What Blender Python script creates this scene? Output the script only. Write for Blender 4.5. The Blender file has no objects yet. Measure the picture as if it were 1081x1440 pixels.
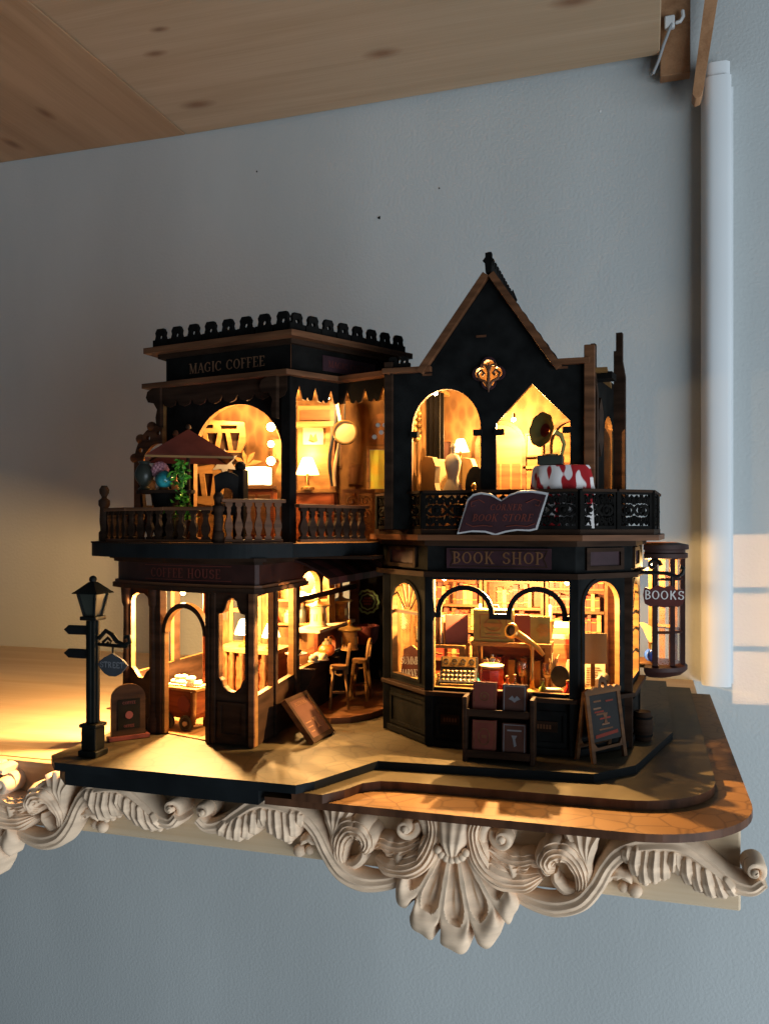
import bpy, math, random
from mathutils import Vector, Matrix
from mathutils.geometry import tessellate_polygon
random.seed(7)
SC = bpy.context.scene
COL = SC.collection
S = 0.01            # lengths below are written in centimetres
R = math.radians

# ---------------------------------------------------------------- camera, light, exposure
cam_d = bpy.data.cameras.new('camera')
cam_d.sensor_fit = 'VERTICAL'; cam_d.sensor_height = 24; cam_d.sensor_width = 18
cam_d.lens = 20.0; cam_d.shift_y = 0.0139
cam_d.clip_start = 0.01; cam_d.clip_end = 60
cam = bpy.data.objects.new('camera', cam_d); COL.objects.link(cam)
cam.location = (0, 0, 10 * S); cam.rotation_euler = (R(90), 0, R(17))
SC.camera = cam

world = bpy.data.worlds.new('World'); SC.world = world; world.use_nodes = True
wb = world.node_tree.nodes['Background']
wb.inputs[0].default_value = (0.66, 0.80, 0.92, 1); wb.inputs[1].default_value = 0.095

def lamp(name, kind, loc, power, color, size=0.1, target=None, size_y=None, spread=None):
    d = bpy.data.lights.new(name, kind); d.energy = power; d.color = color
    if kind == 'AREA':
        d.shape = 'RECTANGLE'; d.size = size * S; d.size_y = (size_y or size) * S
        if spread: d.spread = R(spread)
    else:
        d.shadow_soft_size = size * S
    o = bpy.data.objects.new(name, d); COL.objects.link(o)
    o.location = Vector(loc) * S
    if target is not None:
        o.rotation_euler = (Vector(target) * S - o.location).to_track_quat('-Z', 'Y').to_euler()
    return o
# a tall window off to the right of the photographer: soft cool daylight
lamp('window_daylight', 'AREA', (100, -20, -32), 21.0, (0.78, 0.90, 1.0), 130, (-8, 60, 4), 90)
# low sun through three panes of that window, falling on the wall beside the trunking
for k, z in enumerate((7.6, 3.45, -0.65)):
    c = Vector((8.9, 65, z)); d = Vector((0.42, -1, 0.05)).normalized()
    lamp('sun_through_pane', 'AREA', c + d * 34, 0.0062, (1.0, 0.52, 0.22), 5.6, c, 3.7, 0.35)

WARM = (1.0, 0.57, 0.205)
vs = SC.view_settings
vs.view_transform = 'Standard'; vs.look = 'None'; vs.exposure = 0.0; vs.gamma = 1.0
vs.use_curve_mapping = False
SC.cycles.use_denoising = True
SC.cycles.max_bounces = 7; SC.cycles.diffuse_bounces = 4; SC.cycles.transparent_max_bounces = 12
SC.cycles.caustics_reflective = False; SC.cycles.caustics_refractive = False
SC.cycles.sample_clamp_indirect = 4.0

# ---------------------------------------------------------------- materials
MATS = {}
def mat(name, col, rough=0.55, var=0.18, scale=(60, 60, 60), bump=0.0, metal=0.0, emit=None, est=0.0, col2=None, kind='noise', spec=0.16, detail=5, bscale=None):
    m = bpy.data.materials.new(name); m.use_nodes = True
    nt = m.node_tree; N = nt.nodes; L = nt.links
    b = N['Principled BSDF']
    b.inputs['Roughness'].default_value = rough; b.inputs['Metallic'].default_value = metal
    b.inputs['Specular IOR Level'].default_value = spec
    tc = N.new('ShaderNodeTexCoord'); mp = N.new('ShaderNodeMapping')
    mp.inputs['Scale'].default_value = scale
    L.new(tc.outputs['Object'], mp.inputs['Vector'])
    if kind == 'noise':
        t = N.new('ShaderNodeTexNoise'); t.inputs['Scale'].default_value = 1.0; t.inputs['Detail'].default_value = detail
        fac = t.outputs['Fac']
    elif kind == 'voronoi':
        t = N.new('ShaderNodeTexVoronoi'); t.inputs['Scale'].default_value = 1.0; fac = t.outputs['Distance']
    elif kind == 'cracks':
        t = N.new('ShaderNodeTexVoronoi'); t.feature = 'DISTANCE_TO_EDGE'; t.inputs['Scale'].default_value = 1.0; fac = t.outputs['Distance']
    else:
        t = N.new('ShaderNodeTexWave'); t.inputs['Scale'].default_value = 1.0; t.inputs['Distortion'].default_value = 3.0
        t.inputs['Detail'].default_value = 3; fac = t.outputs['Fac']
    L.new(mp.outputs['Vector'], t.inputs['Vector'])
    rp = N.new('ShaderNodeValToRGB')
    c2 = col2 or tuple(min(1, c * (1 + var * 2)) for c in col)
    c1 = col if col2 else tuple(c * (1 - var * 1.6) for c in col)
    if kind == 'cracks':
        rp.color_ramp.elements[0].position = 0.0; rp.color_ramp.elements[1].position = 0.06
    else:
        rp.color_ramp.elements[0].position = 0.3; rp.color_ramp.elements[1].position = 0.72
    rp.color_ramp.elements[0].color = (*c1, 1); rp.color_ramp.elements[1].color = (*c2, 1)
    L.new(fac, rp.inputs['Fac']); L.new(rp.outputs['Color'], b.inputs['Base Color'])
    if bump:
        bp = N.new('ShaderNodeBump'); bp.inputs['Strength'].default_value = bump; bp.inputs['Distance'].default_value = 0.0006
        if bscale:
            t2 = N.new('ShaderNodeTexNoise'); t2.inputs['Scale'].default_value = bscale; t2.inputs['Detail'].default_value = 4
            L.new(tc.outputs['Object'], t2.inputs['Vector']); L.new(t2.outputs['Fac'], bp.inputs['Height'])
        else:
            L.new(fac, bp.inputs['Height'])
        L.new(bp.outputs['Normal'], b.inputs['Normal'])
    if emit:
        b.inputs['Emission Color'].default_value = (*emit, 1); b.inputs['Emission Strength'].default_value = est
    MATS[name] = m
    return m

def glassy(name, tint, refl=0.06, rough=0.05):
    m = bpy.data.materials.new(name); m.use_nodes = True
    nt = m.node_tree; N = nt.nodes; L = nt.links
    N.remove(N['Principled BSDF'])
    a = N.new('ShaderNodeBsdfTransparent'); a.inputs[0].default_value = (*tint, 1)
    g = N.new('ShaderNodeBsdfGlossy'); g.inputs['Roughness'].default_value = rough
    lw = N.new('ShaderNodeLayerWeight'); lw.inputs[0].default_value = 0.25
    mm = N.new('ShaderNodeMath'); mm.operation = 'MULTIPLY_ADD'; mm.inputs[1].default_value = 0.25; mm.inputs[2].default_value = refl
    L.new(lw.outputs['Fresnel'], mm.inputs[0])
    mx = N.new('ShaderNodeMixShader'); L.new(mm.outputs[0], mx.inputs[0])
    L.new(a.outputs[0], mx.inputs[1]); L.new(g.outputs[0], mx.inputs[2])
    L.new(mx.outputs[0], N['Material Output'].inputs[0])
    MATS[name] = m

mat('wall_paint', (0.455, 0.475, 0.47), 0.85, 0.05, (9, 9, 3), bump=0.6, bscale=420, spec=0.2)
mat('trunk_white', (0.66, 0.68, 0.69), 0.4, 0.02, (10, 10, 10))
def pine(name, base, dark, along, knots=(), sc=1.0):
    """planed pine: stretched rings, fine fibres and a few knots at given places"""
    m = bpy.data.materials.new(name); m.use_nodes = True
    nt = m.node_tree; N = nt.nodes; L = nt.links; b = N['Principled BSDF']
    b.inputs['Roughness'].default_value = 0.55; b.inputs['Specular IOR Level'].default_value = 0.3
    tc = N.new('ShaderNodeTexCoord'); mp = N.new('ShaderNodeMapping')
    mp.inputs['Scale'].default_value = (3, 34, 34) if along == 'x' else (34, 3, 34)
    L.new(tc.outputs['Object'], mp.inputs['Vector'])
    n = N.new('ShaderNodeTexNoise'); n.inputs['Scale'].default_value = 1.1 * sc; n.inputs['Detail'].default_value = 4; n.inputs['Distortion'].default_value = 0.6
    L.new(mp.outputs[0], n.inputs['Vector'])
    mp2 = N.new('ShaderNodeMapping'); mp2.inputs['Scale'].default_value = (9, 700, 700) if along == 'x' else (700, 9, 700)
    L.new(tc.outputs['Object'], mp2.inputs['Vector'])
    n2 = N.new('ShaderNodeTexNoise'); n2.inputs['Scale'].default_value = 1.0; n2.inputs['Detail'].default_value = 3
    L.new(mp2.outputs[0], n2.inputs['Vector'])
    ad = N.new('ShaderNodeMath'); ad.operation = 'MULTIPLY_ADD'; ad.inputs[1].default_value = 0.42
    L.new(n2.outputs['Fac'], ad.inputs[0]); L.new(n.outputs['Fac'], ad.inputs[2])
    rp = N.new('ShaderNodeValToRGB'); e = rp.color_ramp.elements
    e[0].position = 0.5; e[0].color = (*dark, 1); e[1].position = 0.88; e[1].color = (*base, 1)
    L.new(ad.outputs[0], rp.inputs['Fac'])
    out = rp.outputs['Color']
    for (kx, ky, kr) in knots:
        mk = N.new('ShaderNodeMapping'); mk.vector_type = 'POINT'
        st = (0.45, 1, 0) if along == 'x' else (1, 0.45, 0)
        mk.inputs['Location'].default_value = (-kx * S * st[0], -ky * S * st[1], 0); mk.inputs['Scale'].default_value = st
        L.new(tc.outputs['Object'], mk.inputs['Vector'])
        nz = N.new('ShaderNodeVectorMath'); nz.operation = 'LENGTH'; L.new(mk.outputs[0], nz.inputs[0])
        r2 = N.new('ShaderNodeMapRange'); r2.inputs[1].default_value = kr * S * 0.2; r2.inputs[2].default_value = kr * S * 1.0
        r2.inputs[3].default_value = 0.75; r2.inputs[4].default_value = 0.0
        L.new(nz.outputs['Value'], r2.inputs[0])
        mx = N.new('ShaderNodeMix'); mx.data_type = 'RGBA'
        L.new(r2.outputs[0], mx.inputs[0]); L.new(out, mx.inputs[6]); mx.inputs[7].default_value = (0.17, 0.065, 0.025, 1)
        out = mx.outputs[2]
    L.new(out, b.inputs['Base Color'])
    bp = N.new('ShaderNodeBump'); bp.inputs['Strength'].default_value = 0.25; bp.inputs['Distance'].default_value = 0.0005
    L.new(n2.outputs['Fac'], bp.inputs['Height']); L.new(bp.outputs[0], b.inputs['Normal'])
    MATS[name] = m
pine('pine_long', (0.45, 0.315, 0.20), (0.36, 0.24, 0.14), 'x', [(x + 20, y - 52, r) for x, y, r in ((-17.84, 57.76, .75), (-33.2, 53.1, .5), (-34, 60.5, .8), (-4.4, 55.6, .8), (-31.3, 50.6, .4))])
pine('pine_cross', (0.42, 0.26, 0.145), (0.32, 0.185, 0.095), 'y', [(-26.5, 6.2, .6), (-33, 10, .7)])
pine('pine_trim', (0.42, 0.22, 0.11), (0.27, 0.13, 0.06), 'y', sc=2)
pine('pine_pale', (0.66, 0.50, 0.33), (0.54, 0.37, 0.21), 'x')
mat('carved_wood', (0.74, 0.53, 0.36), 0.62, 0.10, (45, 45, 260), bump=0.35, spec=0.25)

mat('navy', (0.0085, 0.0088, 0.0086), 0.75, 0.25, (120, 120, 120), spec=0.03)
mat('black_board', (0.0068, 0.0062, 0.0056), 0.75, 0.25, (120, 120, 120), spec=0.03)
mat('board_edge', (0.08625, 0.0345, 0.0161), 0.5, 0.3, (150, 150, 40))
mat('walnut', (0.1047, 0.04386, 0.01994), 0.5, 0.3, (30, 30, 300), bump=0.05, spec=0.12)
mat('umber', (0.02438, 0.01266, 0.0075), 0.65, 0.3, (40, 40, 300), spec=0.06)
mat('maroon', (0.028, 0.0095, 0.007), 0.55, 0.25, (80, 80, 80), spec=0.2)
mat('oxblood', (0.09056, 0.02242, 0.01897), 0.5, 0.2, (90, 90, 90))
mat('ply', (0.161, 0.0805, 0.0252), 0.55, 0.22, (40, 40, 300), bump=0.05)
mat('ply_dark', (0.0875, 0.0364, 0.0119), 0.55, 0.25, (40, 40, 300))
mat('red_wood', (0.12, 0.0304, 0.0096), 0.5, 0.3, (60, 60, 400))
mat('wallpaper', (0.065, 0.029, 0.008), 0.7, col2=(0.135, 0.067, 0.02), scale=(190, 190, 95), kind='voronoi')
mat('damask', (0.07, 0.031, 0.0095), 0.7, col2=(0.12, 0.058, 0.018), scale=(260, 260, 130), kind='voronoi')
mat('floor_wood', (0.156, 0.081, 0.03), 0.45, 0.25, (220, 25, 25))
mat('paving', (0.055, 0.043, 0.025), 0.6, col2=(0.074, 0.058, 0.033), scale=(90, 90, 90), spec=0.15)
mat('flagstone', (0.05, 0.039, 0.023), 0.6, col2=(0.073, 0.058, 0.034), scale=(95, 95, 95), kind='cracks', spec=0.15)
mat('street_map', (0.095, 0.047, 0.018), 0.6, col2=(0.165, 0.086, 0.032), scale=(95, 95, 95), kind='cracks', spec=0.15)
mat('slate_teal', (0.008, 0.0096, 0.0105), 0.6, 0.2, (60, 60, 60), spec=0.1)
mat('lamp_iron', (0.0044, 0.005225, 0.0044), 0.5, 0.3, (150, 150, 150), spec=0.12)
mat('brass', (0.384, 0.216, 0.06), 0.3, 0.15, (90, 90, 90), metal=0.9)
mat('old_gold', (0.25, 0.14, 0.04), 0.45, 0.25, (120, 120, 120), metal=0.5)
mat('gilt_letter', (0.13, 0.06, 0.028), 0.5, 0.1)
mat('rust_letter', (0.12, 0.03, 0.021), 0.5, 0.1)
mat('pale_letter', (0.62, 0.58, 0.55), 0.5, 0.05)
mat('copper_letter', (0.15, 0.075, 0.04), 0.5, 0.05)
mat('grey_letter', (0.15, 0.15, 0.16), 0.5, 0.05)
mat('plum', (0.0341, 0.0143, 0.0176), 0.5, 0.2, (90, 90, 90))
mat('sign_white', (0.42, 0.41, 0.41), 0.5, 0.05)
mat('sign_slate', (0.035, 0.037, 0.042), 0.5, 0.15)
mat('black', (0.006, 0.006, 0.006), 0.5, 0.2)
mat('charcoal', (0.014, 0.012, 0.011), 0.4, 0.2)
mat('cream', (0.336, 0.232, 0.112), 0.6, 0.1)
mat('paper', (0.425, 0.3315, 0.204), 0.7, 0.06, (160, 160, 160))
mat('leaf_green', (0.07, 0.24, 0.02), 0.45, 0.3, (300, 300, 300))
mat('leaf_deep', (0.03, 0.12, 0.015), 0.45, 0.3, (300, 300, 300))
mat('teal_glaze', (0.02, 0.20, 0.22), 0.2, 0.5, (200, 200, 200), spec=0.6)
mat('pink_puff', (0.46, 0.22, 0.25), 0.8, 0.15, (500, 500, 500), bump=0.5)
mat('bronze_glaze', (0.024, 0.026, 0.02), 0.35, 0.3, spec=0.3)
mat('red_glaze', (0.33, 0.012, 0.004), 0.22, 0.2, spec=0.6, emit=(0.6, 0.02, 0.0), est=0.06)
mat('orange_glaze', (0.60, 0.13, 0.02), 0.3, 0.2, spec=0.5)
mat('blue_glaze', (0.03, 0.09, 0.42), 0.2, 0.3, spec=0.6)
mat('book_green', (0.16, 0.22, 0.03), 0.6, 0.15)
mat('book_olive', (0.1875, 0.15, 0.04125), 0.6, 0.2)
mat('book_red', (0.165, 0.0225, 0.01125), 0.6, 0.2)
mat('book_brown', (0.0975, 0.04125, 0.0165), 0.6, 0.2)
mat('book_mauve', (0.125, 0.032, 0.022), 0.6, 0.2)
mat('book_slate', (0.062, 0.026, 0.018), 0.6, 0.2)
mat('book_tan', (0.27, 0.15, 0.0525), 0.6, 0.2)
mat('steel', (0.42, 0.42, 0.43), 0.35, 0.1, metal=0.8)
mat('plastic_white', (0.65, 0.66, 0.66), 0.4, 0.03)
mat('wire_grey', (0.30, 0.31, 0.32), 0.5, 0.05)
mat('green_line', (0.14, 0.24, 0.09), 0.5, 0.1)
mat('curtain_black', (0.010, 0.008, 0.007), 0.7, 0.2)
mat('cloth_red_white', (0.30, 0.012, 0.015), 0.8, col2=(0.62, 0.57, 0.55), scale=(230, 230, 90), detail=1)
MATS['cloth_red_white'].node_tree.nodes['Color Ramp'].color_ramp.elements[0].position = 0.47
MATS['cloth_red_white'].node_tree.nodes['Color Ramp'].color_ramp.elements[1].position = 0.50
mat('stained_glass', (0.55, 0.30, 0.02), 0.4, col2=(0.42, 0.50, 0.06), scale=(130, 130, 130), detail=2, emit=(1.0, 0.55, 0.06), est=0.12)
mat('bulb_glow', (0.9, 0.7, 0.4), 0.4, 0.0, emit=(1.0, 0.68, 0.28), est=16)
mat('shade_glow', (0.9, 0.75, 0.5), 0.5, 0.0, emit=(1.0, 0.72, 0.34), est=2.6)
mat('cake_led_glow', (0.85, 0.62, 0.36), 0.6, 0.1, (200, 200, 200), emit=(1.0, 0.6, 0.22), est=0.35)  # LED light falling on the buns is put in as emission
glassy('clear_pane', (0.97, 0.97, 0.96), 0.004)
glassy('bottle_glass', (0.86, 0.74, 0.52), 0.16, 0.08)

# ---------------------------------------------------------------- mesh helpers
class Frame:
    """a wall's own axes: u along it (left to right seen from outside), v up, w outward"""
    def __init__(s, p, q=None, z=0.0, u=None, v=None):
        if u is None:
            d = Vector((q[0] - p[0], q[1] - p[1], 0)); s.len = d.length; s.u = d.normalized(); s.v = Vector((0, 0, 1))
        else:
            s.u = Vector(u).normalized(); s.v = Vector(v).normalized(); s.len = 0
        s.w = s.u.cross(s.v); s.o = Vector((p[0], p[1], p[2] if len(p) > 2 else z))
    def __call__(s, u, v, w=0.0):
        return s.o + s.u * u + s.v * v + s.w * w
FRONT = Frame((0, 0, 0), u=(1, 0, 0), v=(0, 0, 1))
FLAT = Frame((0, 0, 0), u=(1, 0, 0), v=(0, 1, 0))     # w = up

def arc(cx, cy, r, a0, a1, n=12, ry=None):
    ry = r if ry is None else ry
    return [(cx + r * math.cos(R(a0 + (a1 - a0) * i / n)), cy + ry * math.sin(R(a0 + (a1 - a0) * i / n))) for i in range(n + 1)]
def rect(u0, u1, v0, v1): return [(u0, v0), (u1, v0), (u1, v1), (u0, v1)]
def arch(u0, u1, v0, vs_, n=14, ry=None):
    c = (u0 + u1) / 2; r = (u1 - u0) / 2
    return [(u0, v0), (u1, v0)] + arc(c, vs_, r, 0, 180, n, ry)

class MB:
    def __init__(s): s.v = []; s.f = []; s.m = []
    def add(s, vs_, fs, m=0):
        o = len(s.v); s.v += [Vector(p) for p in vs_]
        for f in fs: s.f.append([i + o for i in f]); s.m.append(m)
        return s
    def hexa(s, p, m=0):
        return s.add(p, [(0, 3, 2, 1), (4, 5, 6, 7), (0, 1, 5, 4), (1, 2, 6, 5), (2, 3, 7, 6), (3, 0, 4, 7)], m)
    def box(s, x0, x1, y0, y1, z0, z1, m=0):
        return s.hexa([(x0, y0, z0), (x1, y0, z0), (x1, y1, z0), (x0, y1, z0), (x0, y0, z1), (x1, y0, z1), (x1, y1, z1), (x0, y1, z1)], m)
    def fbox(s, fr, u0, u1, v0, v1, w0, w1, m=0):
        return s.hexa([fr(u0, v0, w1), fr(u1, v0, w1), fr(u1, v0, w0), fr(u0, v0, w0), fr(u0, v1, w1), fr(u1, v1, w1), fr(u1, v1, w0), fr(u0, v1, w0)], m)
    def plate(s, outer, holes, w0, w1, fr=FRONT, m=0, me=None, mb=None):
        me = m if me is None else me
        def area(p): return sum(p[i][0] * p[(i + 1) % len(p)][1] - p[(i + 1) % len(p)][0] * p[i][1] for i in range(len(p)))
        outer = outer if area(outer) > 0 else outer[::-1]
        holes = [h if area(h) < 0 else h[::-1] for h in holes]
        loops = [outer] + holes
        flat = [p for l in loops for p in l]
        tris = tessellate_polygon([[Vector((p[0], p[1], 0)) for p in l] for l in loops])
        fs = []
        for t in tris:
            a, b, c = (flat[i] for i in t)
            cr = (b[0] - a[0]) * (c[1] - a[1]) - (b[1] - a[1]) * (c[0] - a[0])
            fs.append(tuple(t) if cr > 0 else tuple(t)[::-1])
        s.add([fr(p[0], p[1], w1) for p in flat], fs, m)
        s.add([fr(p[0], p[1], w0) for p in flat], [f[::-1] for f in fs], m if mb is None else mb)
        k = 0
        for l in loops:
            n = len(l)
            vs_ = [fr(p[0], p[1], w1) for p in l] + [fr(p[0], p[1], w0) for p in l]
            s.add(vs_, [(i, n + i, n + (i + 1) % n, (i + 1) % n) for i in range(n)], me)
        return s
    def lathe(s, prof, c=(0, 0, 0), n=14, m=0, caps=True, a0=0, a1=360, sx=1, sy=1):
        full = abs(a1 - a0) >= 360; k = n if full else n + 1
        vs_ = []
        for r, z in prof:
            for i in range(k):
                a = R(a0 + (a1 - a0) * i / n); vs_.append((c[0] + r * math.cos(a) * sx, c[1] + r * math.sin(a) * sy, c[2] + z))
        fs = []
        for j in range(len(prof) - 1):
            for i in range(n):
                i2 = (i + 1) % k; fs.append((j * k + i, j * k + i2, (j + 1) * k + i2, (j + 1) * k + i))
        if caps and full:
            if prof[0][0] > 1e-4: fs.append(tuple(range(k))[::-1])
            if prof[-1][0] > 1e-4: fs.append(tuple((len(prof) - 1) * k + i for i in range(k)))
        return s.add(vs_, fs, m)
    def tube(s, pts, r, n=8, m=0, flat=1.0):
        pts = [Vector(p) for p in pts]; rs = r if isinstance(r, (list, tuple)) else [r] * len(pts)
        vs_ = []; up = None
        for i, p in enumerate(pts):
            t = (pts[min(i + 1, len(pts) - 1)] - pts[max(i - 1, 0)]).normalized()
            if up is None:
                up = Vector((0, 0, 1)) if abs(t.z) < 0.9 else Vector((1, 0, 0))
            a = t.cross(up)
            if a.length < 1e-5: a = t.cross(Vector((0, 1, 0)))
            a.normalize(); b = a.cross(t).normalized(); up = b
            for k in range(n):
                an = 2 * math.pi * k / n; vs_.append(p + (a * math.cos(an) + b * math.sin(an) * flat) * rs[i])
        fs = []
        for j in range(len(pts) - 1):
            for k in range(n): fs.append((j * n + k, j * n + (k + 1) % n, (j + 1) * n + (k + 1) % n, (j + 1) * n + k))
        fs.append(tuple(range(n))[::-1]); fs.append(tuple((len(pts) - 1) * n + k for k in range(n)))
        return s.add(vs_, fs, m)
    def ball(s, c, r, n=10, m=0, sc=(1, 1, 1)):
        prof = [(r * math.cos(R(-90 + 180 * i / n)), r * math.sin(R(-90 + 180 * i / n)) * sc[2]) for i in range(n + 1)]
        prof[0] = (0.0001, prof[0][1]); prof[-1] = (0.0001, prof[-1][1])
        return s.lathe(prof, c, n + 4, m, False, sx=sc[0], sy=sc[1])

WORLD = {}
def build(mb, name, mats, parent=None, smooth=False, bevel=0.0, label=None):
    mats = [mats] if isinstance(mats, str) else mats
    off = WORLD.get(parent.name, Vector()) if parent else Vector()
    p = parent
    while p is not None and p.parent is not None:
        p = p.parent
    if p is not None and p.name in WORLD: off = WORLD[p.name]
    me = bpy.data.meshes.new(name)
    me.from_pydata([(v - off) * S for v in mb.v], [], mb.f)
    for mn in mats: me.materials.append(MATS[mn])
    me.polygons.foreach_set('material_index', mb.m)
    if smooth:
        me.polygons.foreach_set('use_smooth', [True] * len(me.polygons)); me.set_sharp_from_angle(angle=R(42))
    me.update()
    o = bpy.data.objects.new(name, me); COL.objects.link(o)
    if parent: o.parent = parent
    if bevel:
        b = o.modifiers.new('Bevel', 'BEVEL'); b.width = bevel * S; b.segments = 2; b.limit_method = 'ANGLE'; b.angle_limit = R(50)
    if label: o['label'] = label
    return o
def tag(o, label, cat, group=None, kind=None):
    if kind: o['kind'] = kind
    if label: o['label'] = label
    if cat: o['category'] = cat
    if group: o['group'] = group
    return o
def thing(name, label, cat, loc=(0, 0, 0), rotz=0, group=None, world=False, scale=1.0):
    o = bpy.data.objects.new(name, None); COL.objects.link(o)
    o.empty_display_size = 0.005
    o.location = Vector(loc) * S; o.rotation_euler = (0, 0, R(rotz)); o.scale = (scale,) * 3
    if world: WORLD[o.name] = Vector(loc)
    return tag(o, label, cat, group)
def copy_tree(o, parent=None):
    c = o.copy(); COL.objects.link(c); c.parent = parent
    for ch in o.children: copy_tree(ch, c)
    return c

# ---------------------------------------------------------------- a small serif alphabet, cut as thin plates
def _O(w): return [('r', w / 2, .5, w / 2, .5, 0, 360)]
GL = {
 'A': (.80, [('l', .08, 0, .40, 1, .09), ('l', .40, 1, .72, 0, .17), ('l', .2, .34, .6, .34, .07), ('s', .08, 0), ('s', .72, 0)]),
 'B': (.66, [('l', .15, 0, .15, 1, .17), ('r', .24, .74, .30, .24, -90, 90), ('r', .24, .27, .36, .25, -90, 90), ('l', .15, .98, .3, .98, .06), ('l', .15, .02, .3, .02, .06), ('l', .15, .5, .3, .5, .06), ('s', .13, 0), ('s', .13, 1)]),
 'C': (.76, [('r', .40, .5, .34, .46, 45, 315), ('l', .68, .68, .68, .95, .07), ('l', .68, .08, .68, .25, .07)]),
 'E': (.66, [('l', .16, 0, .16, 1, .17), ('l', .16, .97, .6, .97, .07), ('l', .16, .5, .48, .5, .07), ('l', .16, .03, .62, .03, .07), ('l', .6, .76, .6, 1, .07), ('l', .62, 0, .62, .24, .07), ('s', .14, 0), ('s', .14, 1)]),
 'F': (.62, [('l', .16, 0, .16, 1, .17), ('l', .16, .97, .58, .97, .07), ('l', .16, .5, .46, .5, .07), ('l', .58, .76, .58, 1, .07), ('s', .16, 0), ('s', .14, 1)]),
 'G': (.80, [('r', .40, .5, .34, .46, 45, 315), ('l', .68, .68, .68, .95, .07), ('l', .66, .05, .66, .42, .14), ('l', .5, .42, .78, .42, .06)]),
 'H': (.84, [('l', .16, 0, .16, 1, .17), ('l', .68, 0, .68, 1, .17), ('l', .16, .5, .68, .5, .07), ('s', .16, 0), ('s', .16, 1), ('s', .68, 0), ('s', .68, 1)]),
 'I': (.36, [('l', .18, 0, .18, 1, .17), ('s', .18, 0), ('s', .18, 1)]),
 'K': (.80, [('l', .16, 0, .16, 1, .17), ('l', .2, .42, .62, 1, .07), ('l', .34, .58, .68, 0, .16), ('s', .16, 0), ('s', .16, 1), ('s', .64, 1), ('s', .68, 0)]),
 'M': (1.0, [('l', .14, 0, .14, 1, .08), ('l', .16, 1, .5, 0, .16), ('l', .5, 0, .84, 1, .07), ('l', .86, 0, .86, 1, .17), ('s', .14, 0), ('s', .12, 1), ('s', .86, 0), ('s', .88, 1)]),
 'N': (.84, [('l', .15, 0, .15, 1, .08), ('l', .16, 1, .68, 0, .16), ('l', .69, 0, .69, 1, .08), ('s', .15, 0), ('s', .12, 1), ('s', .69, 1)]),
 'O': (.82, [('r', .41, .5, .33, .46, 0, 360)]),
 'P': (.64, [('l', .16, 0, .16, 1, .17), ('r', .24, .72, .32, .26, -90, 90), ('l', .16, .98, .3, .98, .06), ('l', .16, .46, .3, .46, .06), ('s', .16, 0), ('s', .14, 1)]),
 'R': (.76, [('l', .16, 0, .16, 1, .17), ('r', .24, .74, .30, .24, -90, 90), ('l', .16, .98, .3, .98, .06), ('l', .16, .5, .3, .5, .06), ('l', .36, .48, .66, 0, .16), ('s', .16, 0), ('s', .14, 1), ('s', .66, 0)]),
 'S': (.62, [('r', .31, .73, .22, .23, 20, 270), ('r', .31, .27, .24, .24, 90, -160), ('l', .53, .74, .53, .95, .07), ('l', .07, .06, .07, .28, .07)]),
 'T': (.74, [('l', .37, 0, .37, 1, .17), ('l', .04, .97, .70, .97, .07), ('l', .05, .74, .05, 1, .07), ('l', .69, .74, .69, 1, .07), ('s', .37, 0)]),
 'U': (.82, [('l', .15, .3, .15, 1, .17), ('r', .40, .32, .25, .28, 180, 360), ('l', .66, .3, .66, 1, .08), ('s', .15, 1), ('s', .66, 1)]),
 'V': (.80, [('l', .1, 1, .42, 0, .17), ('l', .42, 0, .70, 1, .08), ('s', .1, 1), ('s', .70, 1)]),
 'Y': (.78, [('l', .1, 1, .39, .45, .16), ('l', .39, .45, .68, 1, .08), ('l', .39, 0, .39, .45, .17), ('s', .39, 0), ('s', .1, 1), ('s', .68, 1)]),
 ' ': (.42, []),
}
def text_width(t, h, sp=.1): return sum((GL[c][0] + sp) * h for c in t) - sp * h
def text(mb, t, fr, uc, v0, h, w0=0.0, depth=.03, sp=.1, m=0, sans=False):
    """lettering centred on uc; fr may be a Frame or a function (u, v, w) -> point"""
    u = uc - text_width(t, h, sp) / 2; k = 0
    for c in t:
        wd, st = GL[c]
        for q in st:
            k += 1; d = w0 + depth + 0.0007 * (k % 9)
            if q[0] == 'l':
                _, x0, y0, x1, y1, tw = q
                if sans: tw = .15
                dx, dy = x1 - x0, y1 - y0; l = math.hypot(dx, dy); nx, ny = -dy / l * tw / 2, dx / l * tw / 2
                pts = [(x0 + nx, y0 + ny), (x0 - nx, y0 - ny), (x1 - nx, y1 - ny), (x1 + nx, y1 + ny)]
            elif q[0] == 's':
                if sans: continue
                _, x, y = q; yy = y - .03 if y < .5 else y - .03
                pts = [(x - .15, yy), (x + .15, yy), (x + .15, yy + .06), (x - .15, yy + .06)]
            else:
                _, cx, cy, rx, ry, a0, a1 = q; n = 16 if abs(a1 - a0) > 200 else 9
                for i in range(n):
                    a, b = R(a0 + (a1 - a0) * i / n), R(a0 + (a1 - a0) * (i + 1) / n)
                    ta = .15 if sans else .06 + .12 * abs(math.cos(a)); tb = .15 if sans else .06 + .12 * abs(math.cos(b))
                    pp = [(cx + (rx + ta / 2) * math.cos(a), cy + (ry + .04) * math.sin(a)), (cx + (rx + tb / 2) * math.cos(b), cy + (ry + .04) * math.sin(b)),
                          (cx + (rx - tb / 2) * math.cos(b), cy + (ry - .05) * math.sin(b)), (cx + (rx - ta / 2) * math.cos(a), cy + (ry - .05) * math.sin(a))]
                    mb.add([fr(u + x * h, v0 + y * h, d) for x, y in pp], [(0, 1, 2, 3)], m)
                continue
            mb.add([fr(u + x * h, v0 + y * h, d) for x, y in pts], [(0, 1, 2, 3)], m)
        u += (wd + sp) * h
    return mb

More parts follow.
